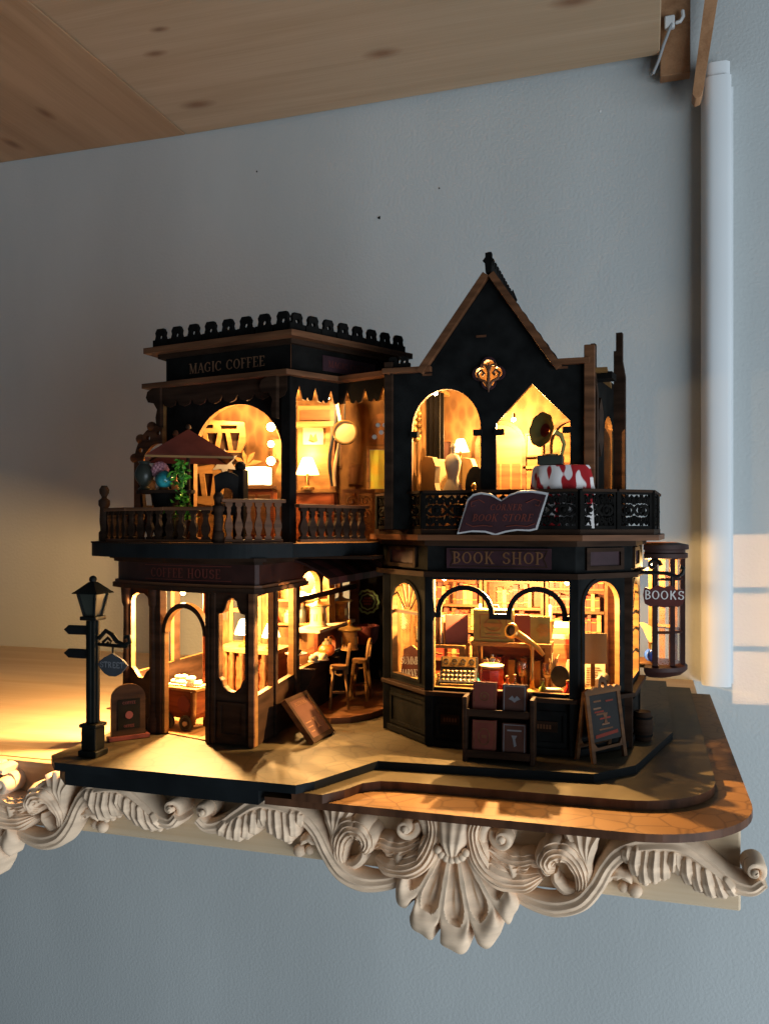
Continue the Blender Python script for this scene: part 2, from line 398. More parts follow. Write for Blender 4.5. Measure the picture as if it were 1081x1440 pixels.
# ================================================================ the setting: wall, shelves, trunking
mb = MB().box(-140, 120, 65, 66, -90, 120)
wall = tag(build(mb, 'wall', 'wall_paint'), None, None, kind='structure')
for (x, z, r, mn) in ((-31.0, 39.6, .10, 'black'), (-20.3, 34.6, .14, 'black'), (-3.2, 40.7, .12, 'plastic_white'), (-15.4, 36.4, .06, 'black')):
    q = MB(); q.plate([(x + r * math.cos(a) * random.uniform(.5, 1), z + r * math.sin(a) * random.uniform(.5, 1.3)) for a in [i * .9 for i in range(7)]], [], 0, .04, Frame((0, 65, 0), u=(1, 0, 0), v=(0, 0, 1)))
    build(q, 'wall_chip', mn, wall)

sh = thing('wall_shelf', 'pale pine wall shelf that carries the miniature shop street', 'shelf', (-25, 49, -4), world=True)
build(MB().box(-95, 3.25, 33.9, 64.9, -2.6, -1.0), 'shelf_board', 'pine_pale', sh, bevel=.06)
build(MB().box(-95, 3.3, 33.4, 33.88, -4.0, -1.02), 'front_apron', 'pine_pale', sh, bevel=.08)
build(MB().ball((0, 0, 0), 1, 8, sc=(.55, .4, .03)), 'knot', 'board_edge', sh, True).location = Vector((-30.6, 44.5, -0.99)) * S

up = thing('overhead_shelf', 'overhead pine shelf of two boards seen from below', 'shelf', (-20, 52, 43.5), world=True)
def board(name, x0, x1, ya, yb, mn):
    q = MB().hexa([(x0, 34, 43.5), (x1, 34, 43.5), (x1, yb, 43.5), (x0, ya, 43.5), (x0, 34, 46), (x1, 34, 46), (x1, yb, 46), (x0, ya, 46)])
    return build(q, name, mn, up, bevel=.08)
board('plank', -37.55, .95, 64.9, 63.7, 'pine_long')
board('plank', -85, -37.62, 64.95, 64.9, 'pine_cross')
build(MB().box(.98, 3.0, 63.6, 64.6, 41.9, 50), 'cleat', 'pine_trim', up, bevel=.06)
q = MB().plate([(3.05, 39.6), (3.25, 39.25), (3.6, 39.35), (3.75, 39.8), (5.0, 48), (4.1, 48)], [], 0, 1.3, Frame((0, 63.3, 0), u=(1, 0, 0), v=(0, 0, 1)))
build(q, 'end_trim', 'pine_trim', up, bevel=.1)

tr = thing('cable_trunking', 'white vertical cable trunking running down the wall beside the model', 'trunking', (4.8, 64, -1), world=True)
prof = [(3.75, 65), (3.75, 63.9)] + [(4.45 - .7 * math.cos(R(a)), 63.9 - .8 * math.sin(R(a))) for a in range(15, 91, 15)] + [(5.35, 63.1), (5.65, 63.35), (5.65, 65)]
q = MB().plate(prof, [], -1.1, 41.2, FLAT)
build(q, 'cover', 'trunk_white', tr, True)
q = MB().plate([(p[0] * .92 + .37, p[1] * .92 + 5.2) for p in prof], [], 41.2, 42.2, FLAT)
build(q, 'end_cap', 'trunk_white', tr, True)
build(MB().box(5.66, 5.9, 64.7, 64.98, -1.1, 41.0), 'base_strip', 'trunk_white', tr)
hk = thing('cable_hook', 'small white hook holding a thin grey cable under the overhead shelf', 'hook', (1.7, 63.3, 44.6), world=True)
q = MB().box(1.25, 1.95, 63.1, 63.55, 45.0, 45.9); q.tube([(1.95, 63.2, 45.3), (2.3, 63.1, 45.3), (2.5, 63.1, 45.6), (2.45, 63.1, 46.1)], .13)
build(q, 'clip', 'plastic_white', hk, True, bevel=.1)
build(MB().tube([(1.75, 63.2, 45.3), (1.6, 63.1, 44.9), (1.2, 63.2, 43.9), (.85, 63.4, 42.9), (.5, 63.6, 42.2), (.35, 63.9, 42.3)], .11), 'cable', 'wire_grey', hk, True)

# ================================================================ the carved ornament on the shelf front
def spl(pts, n=60):
    """Catmull-Rom through the points"""
    P = [Vector((p[0], p[1])) for p in pts]; P = [P[0] * 2 - P[1]] + P + [P[-1] * 2 - P[-2]]
    out = []; m = len(P) - 3
    for i in range(n + 1):
        t = i / n * m; k = min(int(t), m - 1); t -= k
        a, b, c, d = P[k:k + 4]
        out.append(.5 * ((2 * b) + (c - a) * t + (2 * a - 5 * b + 4 * c - d) * t * t + (3 * b - a - 3 * c + d) * t ** 3))
    return out
def lerp_list(l, t):
    x = t * (len(l) - 1); k = min(int(x), len(l) - 2); return l[k] + (l[k + 1] - l[k]) * (x - k)
def leaf(mb, pts, ws, hs, n=60, nq=16, lobes=0, ld=.3, ribs=2.5, rib=.06, dome=.22, side=0, mx=1, droop=0.0, path=None, base=0.0):
    """a carved strip along pts (x, z): half widths ws, relief heights hs, lobed edges and ribs; mx = -1 mirrors it"""
    P = path or spl(pts, n); n = len(P) - 1; rows = []
    for i, p in enumerate(P):
        t = i / n; T = (P[min(i + 1, n)] - P[max(i - 1, 0)]).normalized(); Nn = Vector((-T.y, T.x))
        w = lerp_list(ws, t); h = lerp_list(hs, t)
        lob = 1.0
        if lobes:
            ph = (t * lobes) % 1.0; lob = 1 - ld + ld * (math.sin(math.pi * min(1, ph * 1.02)) ** .45)
        row = []
        for j in range(nq + 1):
            qv = -1 + 2 * j / nq
            ll = lob if (side == 0 or side * qv > 0) else 1.0
            pos = p + Nn * (qv * w * ll)
            if lobes and side * qv >= 0:
                pos = pos - T * (abs(qv) ** 2 * w * .55)
            edge = abs(qv) ** 6
            y = h * (1 - .25 * edge) + dome * (1 - qv * qv) * min(1, w * 2) + rib * math.cos(math.pi * ribs * qv * 2) * (1 - edge) * min(1, w * 2.2)
            if lobes:
                y += .07 * math.cos(2 * math.pi * (t * lobes - .5)) * abs(qv) - droop * max(0, side * qv) ** 2
            row.append(Vector((pos.x * mx, -max(y, .08) - base, pos.y)))
        a, b = row[0].copy(), row[-1].copy(); a.y = b.y = 0.0
        rows.append([a] + row + [b])
    k = nq + 3; vs_ = [v for r in rows for v in r]; fs = []
    for i in range(n):
        for j in range(k - 1):
            f = (i * k + j, i * k + j + 1, (i + 1) * k + j + 1, (i + 1) * k + j)
            fs.append(f if mx > 0 else f[::-1])
    fs.append(tuple(range(k)) if mx < 0 else tuple(range(k))[::-1]); e = n * k
    fs.append(tuple(e + j for j in range(k)) if mx > 0 else tuple(e + j for j in range(k))[::-1])
    return mb.add(vs_, fs)
def spiral(c, r0, r1, a0, turns, n=46):
    return [Vector((c[0] + (r0 + (r1 - r0) * i / n) * math.cos(R(a0 + 360 * turns * i / n)), c[1] + (r0 + (r1 - r0) * i / n) * math.sin(R(a0 + 360 * turns * i / n)))) for i in range(n + 1)]
def volute(mb, c, r, a0, turns, mx=1, h=1.1):
    leaf(mb, None, [r * .34, r * .30, r * .22, r * .2], [h * .8, h, h * 1.05, h * 1.15], nq=8, ribs=0, rib=0, dome=.14, mx=mx, path=spiral(c, r * .75, r * .1, a0, turns))
    mb.add(*_disc((c[0] * mx, c[1]), r * .8, h * .55, mx))
    mb.ball((c[0] * mx, -h * 1.05, c[1]), r * .3, 8, sc=(1, .8, 1))
def _disc(c, r, h, mx):
    n = 20; vs_ = [(c[0] + r * math.cos(2 * math.pi * i / n), 0, c[1] + r * math.sin(2 * math.pi * i / n)) for i in range(n)]
    vs_ += [(x, -h, z) for x, y, z in vs_]
    return vs_, [tuple(range(n, 2 * n))] + [(i, n + i, n + (i + 1) % n, (i + 1) % n) for i in range(n)]

def carve():
    root = thing('carved_ornament', '', 'carving', (-7.1, 33.38, 0))
    for mx in (1, -1):
        q = MB()    # long S stem that ends in a curl
        leaf(q, [(1.9, -3.9), (2.77, -4.3), (3.79, -4.42), (4.7, -4.1), (5.3, -3.4), (5.75, -2.55), (6.3, -1.95), (7.34, -1.62), (8.3, -1.6), (9.16, -2.1), (9.92, -2.6), (10.6, -2.72), (11.0, -2.4)],
             [.2, .34, .42, .4, .36, .34, .4, .52, .5, .42, .36, .30, .26], [.5, .6, .7, .75, .75, .8, .9, .95, .95, .95, 1.0, 1.1, 1.2], n=110, ribs=1.5, rib=.05, mx=mx)
        volute(q, (10.72, -2.05), .46, -60, 1.2, mx, 1.25)
        build(q, 'scroll_stem', 'carved_wood', root, True)
        q = MB()    # C scroll beside the shell
        leaf(q, [(1.0, -1.1), (.78, -1.7), (.95, -2.5), (1.35, -3.1), (2.0, -3.45), (2.7, -3.5), (3.3, -3.3)], [.3, .36, .42, .5, .55, .5, .2],
             [1.0, 1.15, 1.2, 1.15, 1.0, .85, .6], n=70, lobes=4, ld=.35, side=1, ribs=2.5, rib=.08, mx=mx)
        leaf(q, [(1.35, -2.4), (1.9, -2.75), (2.5, -2.85), (3.0, -2.75), (3.35, -3.0)], [.3, .4, .42, .38, .12], [.8, .85, .8, .75, .6], n=50, lobes=4, ld=.45, side=-1, ribs=2.5, rib=.08, mx=mx)
        volute(q, (1.88, -1.86), .56, 150, 1.35, mx, 1.2)
        leaf(q, [(1.9, -1.32), (1.45, -1.25), (1.15, -1.6), (1.0, -2.1)], [.16, .2, .24, .28], [1.0, 1.05, 1.1, 1.0], n=30, nq=8, ribs=0, rib=0, mx=mx)
        build(q, 'shell_scroll', 'carved_wood', root, True)
        q = MB()    # rolled leaf inside the big curve
        leaf(q, [(4.75, -3.9), (4.85, -3.2), (4.62, -2.5), (4.2, -2.1), (3.75, -2.15), (3.5, -2.5), (3.6, -2.85), (3.85, -2.9)],
             [.2, .34, .42, .5, .48, .4, .3, .15], [.6, .75, .95, 1.15, 1.2, 1.2, 1.15, 1.0], n=80, lobes=6, ld=.28, side=-1, ribs=2.5, rib=.08, mx=mx)
        leaf(q, [(4.7, -3.75), (4.2, -3.75), (3.85, -3.4), (3.8, -3.1)], [.12, .2, .2, .1], [.55, .65, .7, .7], n=30, nq=10, ribs=1, mx=mx)
        build(q, 'rolled_leaf', 'carved_wood', root, True)
        q = MB()    # upright leaf fan
        for (x, z, w) in ((4.15, -1.25, .22), (4.6, -1.08, .26), (5.05, -1.2, .24), (5.4, -1.45, .2)):
            leaf(q, [(5.05, -3.4), (5.0, -2.6), ((x + 4.9) / 2, -1.9), (x, z)], [.12, .22, w * 1.25, w * .5], [.7, .85, 1.0, .9], n=34, nq=10, ribs=1, rib=.07, mx=mx)
        build(q, 'upright_leaf', 'carved_wood', root, True)
        # big hanging acanthus leaves: fluted fingers that sweep down from the stem to a scalloped edge
        for starts, ends in ((((6.45, -1.75), (8.05, -1.7)), ((6.62, -2.35), (6.82, -2.85), (7.08, -3.12), (7.4, -3.02), (7.72, -2.86), (8.02, -2.55))),
                             (((8.15, -1.75), (9.75, -2.45)), ((8.4, -2.62), (8.68, -2.92), (9.02, -3.15), (9.4, -3.28), (9.78, -3.26), (10.15, -3.12)))):
            q = MB(); a, b = Vector(starts[0]), Vector(starts[1])
            for k, e in enumerate(ends):
                t = k / (len(ends) - 1); st = a.lerp(b, t); en = Vector(e)
                mid = st.lerp(en, .5) + Vector((-.10 + .02 * k, .06))
                wv = .25 + .03 * math.sin(math.pi * t)
                leaf(q, [tuple(st + Vector((-.12, .12))), tuple(st), tuple(mid), tuple(en.lerp(mid, .25)), tuple(en)], [.10, wv * .8, wv, wv * .95, wv * .5], [.95, 1.12 + .05 * (k % 2), 1.16 + .07 * (k % 2), .98, .62], n=30, nq=12, ribs=1.0, rib=.075, dome=.12, mx=mx)
                q.ball((en.x * mx, -.5, en.y), wv * .52, 6, sc=(1, 1.1, .9))
            build(q, 'hanging_leaf', 'carved_wood', root, True)
        q = MB()    # small buds near the lower edge
        leaf(q, [(5.5, -3.25), (5.95, -2.95), (6.35, -2.95), (6.6, -3.25)], [.15, .26, .26, .12], [.5, .6, .6, .45], n=30, nq=10, lobes=3, ld=.3, ribs=1, mx=mx)
        q.ball((6.72 * mx, -.3, -3.55), .27, 8); q.ball((6.3 * mx, -.25, -3.5), .2, 8)
        build(q, 'bud', 'carved_wood', root, True)
    # shell: ridges fanning down, scalloped rim
    q = MB(); nt, nr = 196, 44; rows = []
    def rim(th):
        a = th / 66.0
        return 2.75 + 2.1 * math.cos(a * math.pi / 2) ** 1.35
    for i in range(nt + 1):
        th = -66 + 132 * i / nt; ph = (th + 66) / 132 * 7; fr_ = ph % 1.0
        R0 = rim(th) * (0.90 + .10 * (1 - (abs(fr_ - .5) * 2) ** 3.5)) * (1 + .015 * math.sin(9 * ph))
        row = []
        for j in range(nr + 1):
            t = j / nr; rr = .55 + (R0 - .55) * t
            gq = abs(fr_ - .5) * 2                      # 0 mid flute, 1 on the ridge
            wch = (.62 + .22 * t) * (1 if t < .60 else math.sqrt(max(0, 1 - ((t - .60) / .15) ** 2)) if t < .75 else 0)
            g = max(0.0, 1 - (gq / wch) ** 2) if wch > .02 else 0.0
            h = 1.02 - .28 * t + .12 * math.sin(math.pi * t) - .42 * g ** .6 * min(1, t * 6)
            h += .16 * math.exp(-((gq / .22) ** 2 + ((t - .52) / .16) ** 2))
            if t > .76: h += .26 * math.sin(math.pi * min(1, (t - .76) / .25)) * (1 - gq ** 4)
            if gq > .80 and t > .84: h -= .75 * min(1, (gq - .80) / .12) * min(1, (t - .84) / .05)
            row.append(Vector((rr * math.sin(R(th)), -max(h, .1), -1.75 - rr * math.cos(R(th)))))
        e = row[-1].copy(); e.y = 0; rows.append(row + [e])
    k = nr + 2; fs = [(i * k + j, i * k + j + 1, (i + 1) * k + j + 1, (i + 1) * k + j) for i in range(nt) for j in range(k - 1)]
    q.add([v for r in rows for v in r], fs)
    build(q, 'shell', 'carved_wood', root, True)
    q = MB()
    leaf(q, [(0, -1.03), (0, -1.5), (0, -2.1), (0, -2.65)], [1.0, .82, .62, .3], [.9, 1.15, 1.4, 1.3], n=30, nq=24, ribs=2, rib=.04, dome=.25)
    for i in range(7):
        a = R(-150 + 20 * i); q.ball((.62 * math.cos(a), -1.35, -2.15 + .62 * math.sin(a)), .17, 8)
    build(q, 'shell_collar', 'carved_wood', root, True)
    return root
c1 = carve()
c1['label'] = 'carved scroll moulding with the full scallop shell below the book shop'
c2 = copy_tree(c1); c2.location.x = -30.1 * S
c2['label'] = 'carved scroll moulding cut off at the picture edge below the street lamp'
for c in (c1, c2): c['group'] = 'carved mouldings on the shelf front'

# ================================================================ the model's base: three stacked boards
def off_poly(pts, d):
    """offset an open polyline to its right-hand side by d"""
    out = []
    for i, p in enumerate(pts):
        a = Vector(pts[max(i - 1, 0)]); b = Vector(pts[min(i + 1, len(pts) - 1)]); p = Vector(p)
        n1 = (p - a).normalized() if i > 0 else (b - p).normalized(); n2 = (b - p).normalized() if i < len(pts) - 1 else n1
        m = (n1 + n2).normalized(); k = 1 / max(.4, m.dot(n1))
        out.append((p.x + m.y * d * k, p.y - m.x * d * k))
    return out
base = thing('base_platform', 'stepped base board with street and paving under both miniature shops', 'base', (-10, 44, -1), world=True)
p0 = [(-14.4, 30.9), (-.6, 31.0)] + arc(-.6, 35.5, 4.5, -90, 0, 12) + [(3.9, 58), (-14.4, 58)]
build(MB().plate(p0, [], -1.0, -.7, FLAT, 0, 1), 'street_board', ['street_map', 'board_edge'], base, bevel=.02)
p1 = [(-13.2, 30.75), (-11.9, 30.75), (-11.3, 31.6), (-10.9, 32.6), (-10.3, 33.1), (-9.4, 33.25), (-1.0, 33.5)] + arc(-1.0, 37.2, 3.7, -88, 0, 12) + [(2.7, 58), (-13.2, 58)]
build(MB().plate(p1, [], -.695, -.35, FLAT, 0, 1), 'kerb_board', ['paving', 'board_edge'], base, bevel=.02)
p2 = [(-23.9, 30.45), (-12.9, 30.5), (-12.4, 31.2), (-10.9, 34.7), (-2.0, 35.4), (-.4, 37.2), (1.25, 43.7), (1.25, 58), (-24.8, 58), (-24.8, 31.4)]
build(MB().plate(p2, [], -.345, 0, FLAT, 0, 1), 'paving_board', ['flagstone', 'slate_teal'], base, bevel=.02)
p3 = [(-23.9, 30.45), (-14.6, 30.48), (-14.6, 58), (-24.8, 58), (-24.8, 31.4)]
build(MB().plate([(-23.6, 30.75), (-14.6, 30.75), (-14.6, 50), (-24.5, 50), (-24.5, 31.6)], [], -1.0, -.35, FLAT), 'foot_board', 'slate_teal', base)
# kerbed step and low curved kerb in the alley between the shops
q = MB(); pts = [(-15.2, 40.4), (-14.3, 40.9), (-13.6, 42.1), (-13.2, 43.6), (-12.6, 44.2)]
for a, b in zip(pts, pts[1:]):
    q.fbox(Frame(a, b), 0, math.hypot(b[0] - a[0], b[1] - a[1]), .002, .32, -.2, 0)
build(q, 'alley_kerb', 'walnut', base, bevel=.02)
build(MB().plate([(-15.2, 40.6), (-14.4, 41.1), (-13.7, 42.3), (-13.3, 43.8), (-12.7, 44.5), (-12.6, 52), (-16.9, 52), (-16.9, 40.6)], [], .003, .25, FLAT), 'alley_floor', 'ply_dark', base)
# ================================================================ shared cut-outs
def baluster_outline(h, w):
    prof = [(.42, 0), (.42, .06), (.22, .10), (.30, .2), (.46, .32), (.44, .42), (.24, .58), (.17, .7), (.26, .8), (.2, .86), (.42, .92), (.42, 1)]
    return [(a * w, b * h) for a, b in prof] + [(-a * w, b * h) for a, b in prof[::-1]]
def rail_run(parent, name, P, Q, z, h, n, mats_rail, mat_bal, w=.42, newel=(False, False)):
    f = Frame(P, Q, z); L_ = f.len
    q = MB().fbox(f, -.12, L_ + .12, h - .16, h, -.2, .2); q.fbox(f, 0, L_, .002, .14, -.14, .14)
    r = build(q, name, mats_rail, parent, bevel=.03)
    for i in range(n):
        u = (i + .5) * L_ / n
        build(MB().plate([(u + a, .14 + b) for a, b in baluster_outline(h - .3, w)], [], -.09, .09, f), 'baluster', mat_bal, r)
    return r
def newel(parent, x, y, z, h, mn):
    return build(MB().lathe([(.26, 0), (.26, .5), (.18, .6), (.22, 1.0), (.2, h * .62), (.27, h * .66), (.27, h * .74), (.14, h * .78), (.12, h * .8), (.22, h * .87), (.24, h * .93), (.13, h), (.0001, h)], (x, y, z), 12), 'newel_post', mn, parent, True)
def crest(parent, f, u, z, s, mn, n='roof_crest'):
    o = [(-.5, 0), (.5, 0), (.5, .42), (.36, .42), (.3, .62), (.34, .78), (.22, .98), (-.22, .98), (-.34, .78), (-.3, .62), (-.36, .42), (-.5, .42)]
    return build(MB().plate([(u + a * s, z + b * s) for a, b in o], [[(u + a * s, z + b * s) for a, b in arc(0, .55, .13, 0, 360, 8)[:-1]]], -.09, .09, f), n, mn, parent)
def scroll_bracket(parent, f, u, z, s, mn, w0=0, w1=.3, flip=1):
    o = [(0, 0), (.25, .1), (.3, .5), (.2, .9), (.45, 1.25), (.8, 1.3), (.95, 1.55), (.85, 1.85), (.5, 2.0), (0, 2.0)]
    return build(MB().plate([(u + a * s * flip, z + b * s) for a, b in o], [], w0, w1, f, 0, 0), 'scroll_bracket', mn, parent, bevel=.03)

# ================================================================ the coffee house
ch = thing('coffee_house', 'two storey miniature coffee house with curved shop front and terrace on its upper floor', 'building', (-20, 40, 0), world=True)
PA, PB, PC, PD, PE = (-24.9, 37.2), (-22.6, 36.2), (-19.1, 35.2), (-16.8, 35.0), (-17.6, 52.0)
fAB, fBC, fCD, fDE = Frame(PA, PB), Frame(PB, PC), Frame(PC, PD), Frame(PD, PE)
ZF = 7.0
build(MB().plate([(-24.7, 37.4), (-22.5, 36.4), (-19.1, 35.4), (-17, 35.2), (-17.7, 51.8), (-24.7, 51.8)], [], .004, .06, FLAT), 'shop_floor', 'floor_wood', ch)
# front, left bay: open frame
q = MB().plate(rect(0, fAB.len, .05, ZF), [[(.42, 3.0), (.62, 2.9), (1.0, 2.55), (1.4, 2.55), (1.75, 2.9), (1.95, 3.0), (1.95, 6.3), (1.8, 6.55), (1.5, 6.7), (.9, 6.7), (.55, 6.55), (.42, 6.3)]], -.22, 0, fAB, 0, 1)
build(q, 'side_window_wall', ['umber', 'ply'], ch)
for u in (.12, fAB.len - .1):
    build(MB().lathe([(.3, 0.05), (.3, .7), (.22, .8), (.2, 3), (.17, 6.0), (.25, 6.2), (.3, 6.99)], tuple(fAB(u, 0, .05)), 10), 'pillar', 'umber', ch, True)
# door bay: two posts, arch ring, transom
q = MB().fbox(fBC, 0, .42, .05, ZF, -.3, .12); q.fbox(fBC, .42, .58, .05, 4.9, -.3, -.02, 1)
build(q, 'door_post', ['umber', 'ply'], ch, bevel=.03)
q = MB().fbox(fBC, fBC.len - .26, fBC.len, .05, ZF, -.3, .12); q.fbox(fBC, fBC.len - .4, fBC.len - .26, .05, 4.9, -.3, -.02, 1)
build(q, 'door_post', ['umber', 'ply'], ch, bevel=.03)
cu = (0.42 + fBC.len - .26) / 2; rr = (fBC.len - .26 - .42) / 2
q = MB().plate(arc(cu, 4.9, rr, 0, 180, 20) + arc(cu, 4.9, rr - .24, 180, 0, 20), [], -.28, .02, fBC, 0, 1)
build(q, 'door_arch', ['umber', 'ply'], ch)
build(MB().fbox(fBC, .42, fBC.len - .26, 6.9, 7.0, -.3, .05), 'door_lintel', 'umber', ch)
# front right bay: panel with shaped window
win = [(.45, 3.1), (.62, 2.95), (.72, 2.7), (.95, 2.5), (1.15, 2.45), (1.35, 2.5), (1.6, 2.7), (1.7, 2.95), (1.85, 3.1), (1.85, 6.0), (1.62, 6.05), (1.5, 6.25), (1.4, 6.6), (1.15, 6.75), (.9, 6.6), (.8, 6.25), (.68, 6.05), (.45, 6.0)]
build(MB().plate(rect(0, fCD.len, .05, ZF), [win], -.3, 0, fCD, 0, 1), 'front_panel', ['umber', 'ply'], ch)
q = MB().plate([(u * 1.16 - .185, v * 1.03 - .13) for u, v in win], [win], 0, .08, fCD, 0, 0)
build(q, 'window_trim', 'umber', ch)
build(MB().plate(rect(.4, 1.9, .35, 2.0), [rect(.6, 1.7, .55, 1.8)], 0, .1, fCD), 'raised_panel', 'umber', ch, bevel=.03)
build(MB().fbox(fCD, .06, .3, .05, ZF, .0, .14), 'corner_pilaster', 'umber', ch, bevel=.04)
build(MB().fbox(fCD, fCD.len - .26, fCD.len + .05, .05, ZF, .0, .14), 'corner_pilaster', 'walnut', ch, bevel=.04)
# long side with two windows, then the open serving hatch
build(MB().plate([(0, .05), (5.5, .05), (5.5, ZF + .6), (0, ZF)], [[(.25, 2.3), (2.25, 2.4), (2.25, 6.9), (.25, 6.8)], [(2.65, 2.4), (5.0, 2.5), (5.0, 7.2), (2.65, 6.95)]], -.28, 0, fDE, 0, 1), 'side_wall', ['umber', 'ply'], ch)
build(MB().plate(rect(5.5, 17, .05, 2.6), [], -.28, 0, fDE, 0, 1), 'hatch_wall', ['umber', 'ply'], ch)
arches = [arch(5.95 + k * 3.7, 9.2 + k * 3.7, 6.35, 6.75, 12, .85) for k in range(3)]
build(MB().plate([(5.5, 6.05), (17, 6.05), (17, 8.3), (5.5, 8.3)], arches, -.28, 0, fDE, 0, 1), 'hatch_header', ['umber', 'ply'], ch)
build(MB().fbox(fDE, 16.5, 17.0, .05, 8.3, -.5, .1), 'hatch_post', 'ply_dark', ch)
build(MB().fbox(fDE, 2.3, 2.6, .05, 7.2, 0, .12), 'mullion', 'umber', ch, bevel=.03)
build(MB().fbox(fDE, 5.05, 5.5, .05, 7.6, 0, .14), 'mullion', 'umber', ch, bevel=.03)
# inner back wall with window, outer left wall, alley end
fBW = Frame((-25, 45.5), (-17.6, 47.5))
build(MB().plate(rect(0, fBW.len, .05, 8.5), [rect(1.6, 3.1, 3.2, 4.9), rect(1.6, 3.1, 5.15, 6.9)], -.2, 0, fBW, 0, 1), 'rear_wall', ['wallpaper', 'ply'], ch)
q = MB().plate(rect(1.4, 3.3, 3.0, 7.1), [rect(1.62, 3.08, 3.22, 4.9), rect(1.62, 3.08, 5.15, 6.88)], 0, .1, fBW)
build(q, 'window_frame', 'ply', ch)
fLW = Frame((-24.9, 45.5), PA)
build(MB().plate(rect(0, fLW.len, .05, 8.57), [rect(.6, 3.5, 2.6, 6.8), rect(4.1, fLW.len - .5, 2.6, 6.8)], -.2, 0, fLW, 0, 1), 'left_wall', ['umber', 'ply'], ch)
build(MB().box(-17.6, -12.0, 51.8, 52.1, .05, 9.4), 'alley_wall', 'black_board', ch)
# curved fascia with lettering
fas = spl([(-25.25, 38.6), (-25.3, 37.1), (-23.2, 35.9), (-20.6, 35.1), (-18.4, 34.72), (-16.6, 34.6)], 40)
fas = [(p.x, p.y) for p in fas] + [(-16.45, 34.75), (-16.7, 40.5)]
def band(pts, d0, d1, z0, z1, m=0, q=None):
    q = q or MB(); o = off_poly(pts, d1); i = off_poly(pts, d0)
    q.plate(o + i[::-1], [], z0, z1, FLAT, m, m); return q
build(band(fas, -.3, 0, 7.0, 8.5), 'fascia', 'maroon', ch, True)
build(band(fas, -.3, .28, 7.0, 7.22), 'cornice_strip', 'umber', ch, True, bevel=.03)
build(band(fas, -.3, .16, 7.222, 7.36), 'cornice_strip', 'walnut', ch, True, bevel=.02)
build(band(fas, -.3, .22, 8.28, 8.5), 'cornice_strip', 'umber', ch, True, bevel=.03)
build(band(fas, -.3, .42, 8.42, 8.58), 'cornice_strip', 'umber', ch, True, bevel=.03)
acc = [0]
for a, b in zip(fas, fas[1:]): acc.append(acc[-1] + math.hypot(b[0] - a[0], b[1] - a[1]))
def fas_fr(u, v, w):
    for i in range(len(acc) - 1):
        if acc[i] <= u <= acc[i + 1] or i == len(acc) - 2:
            f = Frame(fas[i], fas[i + 1]); return f(u - acc[i], v, w)
q = MB(); text(q, 'COFFEE HOUSE', fas_fr, 6.9, 7.62, .42, .01, .03, .16)
build(q, 'lettering', 'rust_letter', ch)
q = MB(); 
for i in range(24):
    u0 = 4.3 + i * .22
    for vv in (7.5, 8.16): q.add([fas_fr(u0, vv, .015), fas_fr(u0 + .22, vv, .015), fas_fr(u0 + .22, vv + .03, .015), fas_fr(u0, vv + .03, .015)], [(0, 1, 2, 3)])
build(q, 'sign_border', 'rust_letter', ch)
# terrace deck
deck = spl([(-25.8, 40), (-25.85, 36.0), (-24.6, 34.6), (-22.0, 33.6), (-19.2, 33.4), (-16.8, 34.1), (-15.25, 35.7)], 48)
deck = [(p.x, p.y) for p in deck]
dp = deck + [(-13.6, 39.5), (-13.0, 40.3), (-12.6, 41.5), (-12.6, 47.5), (-25.5, 47.5)]
build(MB().plate(dp, [], 8.58, 9.2, FLAT, 0, 1), 'terrace_deck', ['floor_wood', 'slate_teal'], ch)
build(band(deck, -.25, .05, 9.202, 9.27), 'deck_rim', 'umber', ch)
# terrace railings
rp_ = [(-24.9, 38.2), (-24.86, 35.4), (-22.9, 34.3), (-20.8, 33.95), (-18.4, 34.0)]
rail_run(ch, 'terrace_rail', rp_[0], rp_[1], 9.27, 1.6, 5, 'umber', 'umber')
for a, b in zip(rp_[1:], rp_[2:]): rail_run(ch, 'terrace_rail', a, b, 9.27, 1.6, 4, 'walnut', 'umber')
rail_run(ch, 'terrace_rail', (-17.9, 34.15), (-15.8, 35.8), 9.27, 1.95, 6, 'walnut', 'walnut', .38)
rail_run(ch, 'terrace_rail', (-15.2, 36.3), (-13.2, 39.9), 9.27, 1.75, 8, 'walnut', 'umber', .5)
newel(ch, -24.86, 35.3, 9.2, 2.75, 'umber'); newel(ch, -18.1, 34.05, 9.2, 2.3, 'umber')
# upper floor, front wall with the big arch
LF, CC, SS, BB = (-23.4, 38.3), (-15.8, 36.8), (-14.4, 39.4), (-11.35, 38.35)
fU = Frame(LF, CC); fS1 = Frame(CC, SS); fS2 = Frame(SS, BB); WU = fU.len
big = [(1.9, 9.3), (7.25, 9.3), (7.25, 13.4)] + arc(4.575, 13.4, 2.675, 8, 172, 22, 2.5) + [(1.9, 13.4)]
build(MB().plate(rect(0, WU, 9.2, 17.0), [big], -.28, 0, fU, 0, 1), 'arch_wall', ['black_board', 'ply'], ch)
build(MB().fbox(fU, WU - .42, WU + .1, 9.2, 17.0, -.3, .22), 'corner_post', 'black_board', ch, bevel=.03)
scal = [(0.05, 17.0)] + [p for k in range(8) for p in ((.05 + k * .955, 16.35), (.05 + k * .955 + .16, 16.08), (.05 + k * .955 + .48, 15.98), (.05 + k * .955 + .8, 16.08))] + [(7.69, 16.35), (7.69, 17.0)]
build(MB().plate(scal, [], .14, .24, fU, 0, 0), 'front_valance', 'umber', ch)
scroll_bracket(ch, fU, .05, 15.0, 1.0, 'umber', .02, .4, -1)
scroll_bracket(ch, fU, WU - .5, 15.0, 1.0, 'umber', .24, .5, -1)
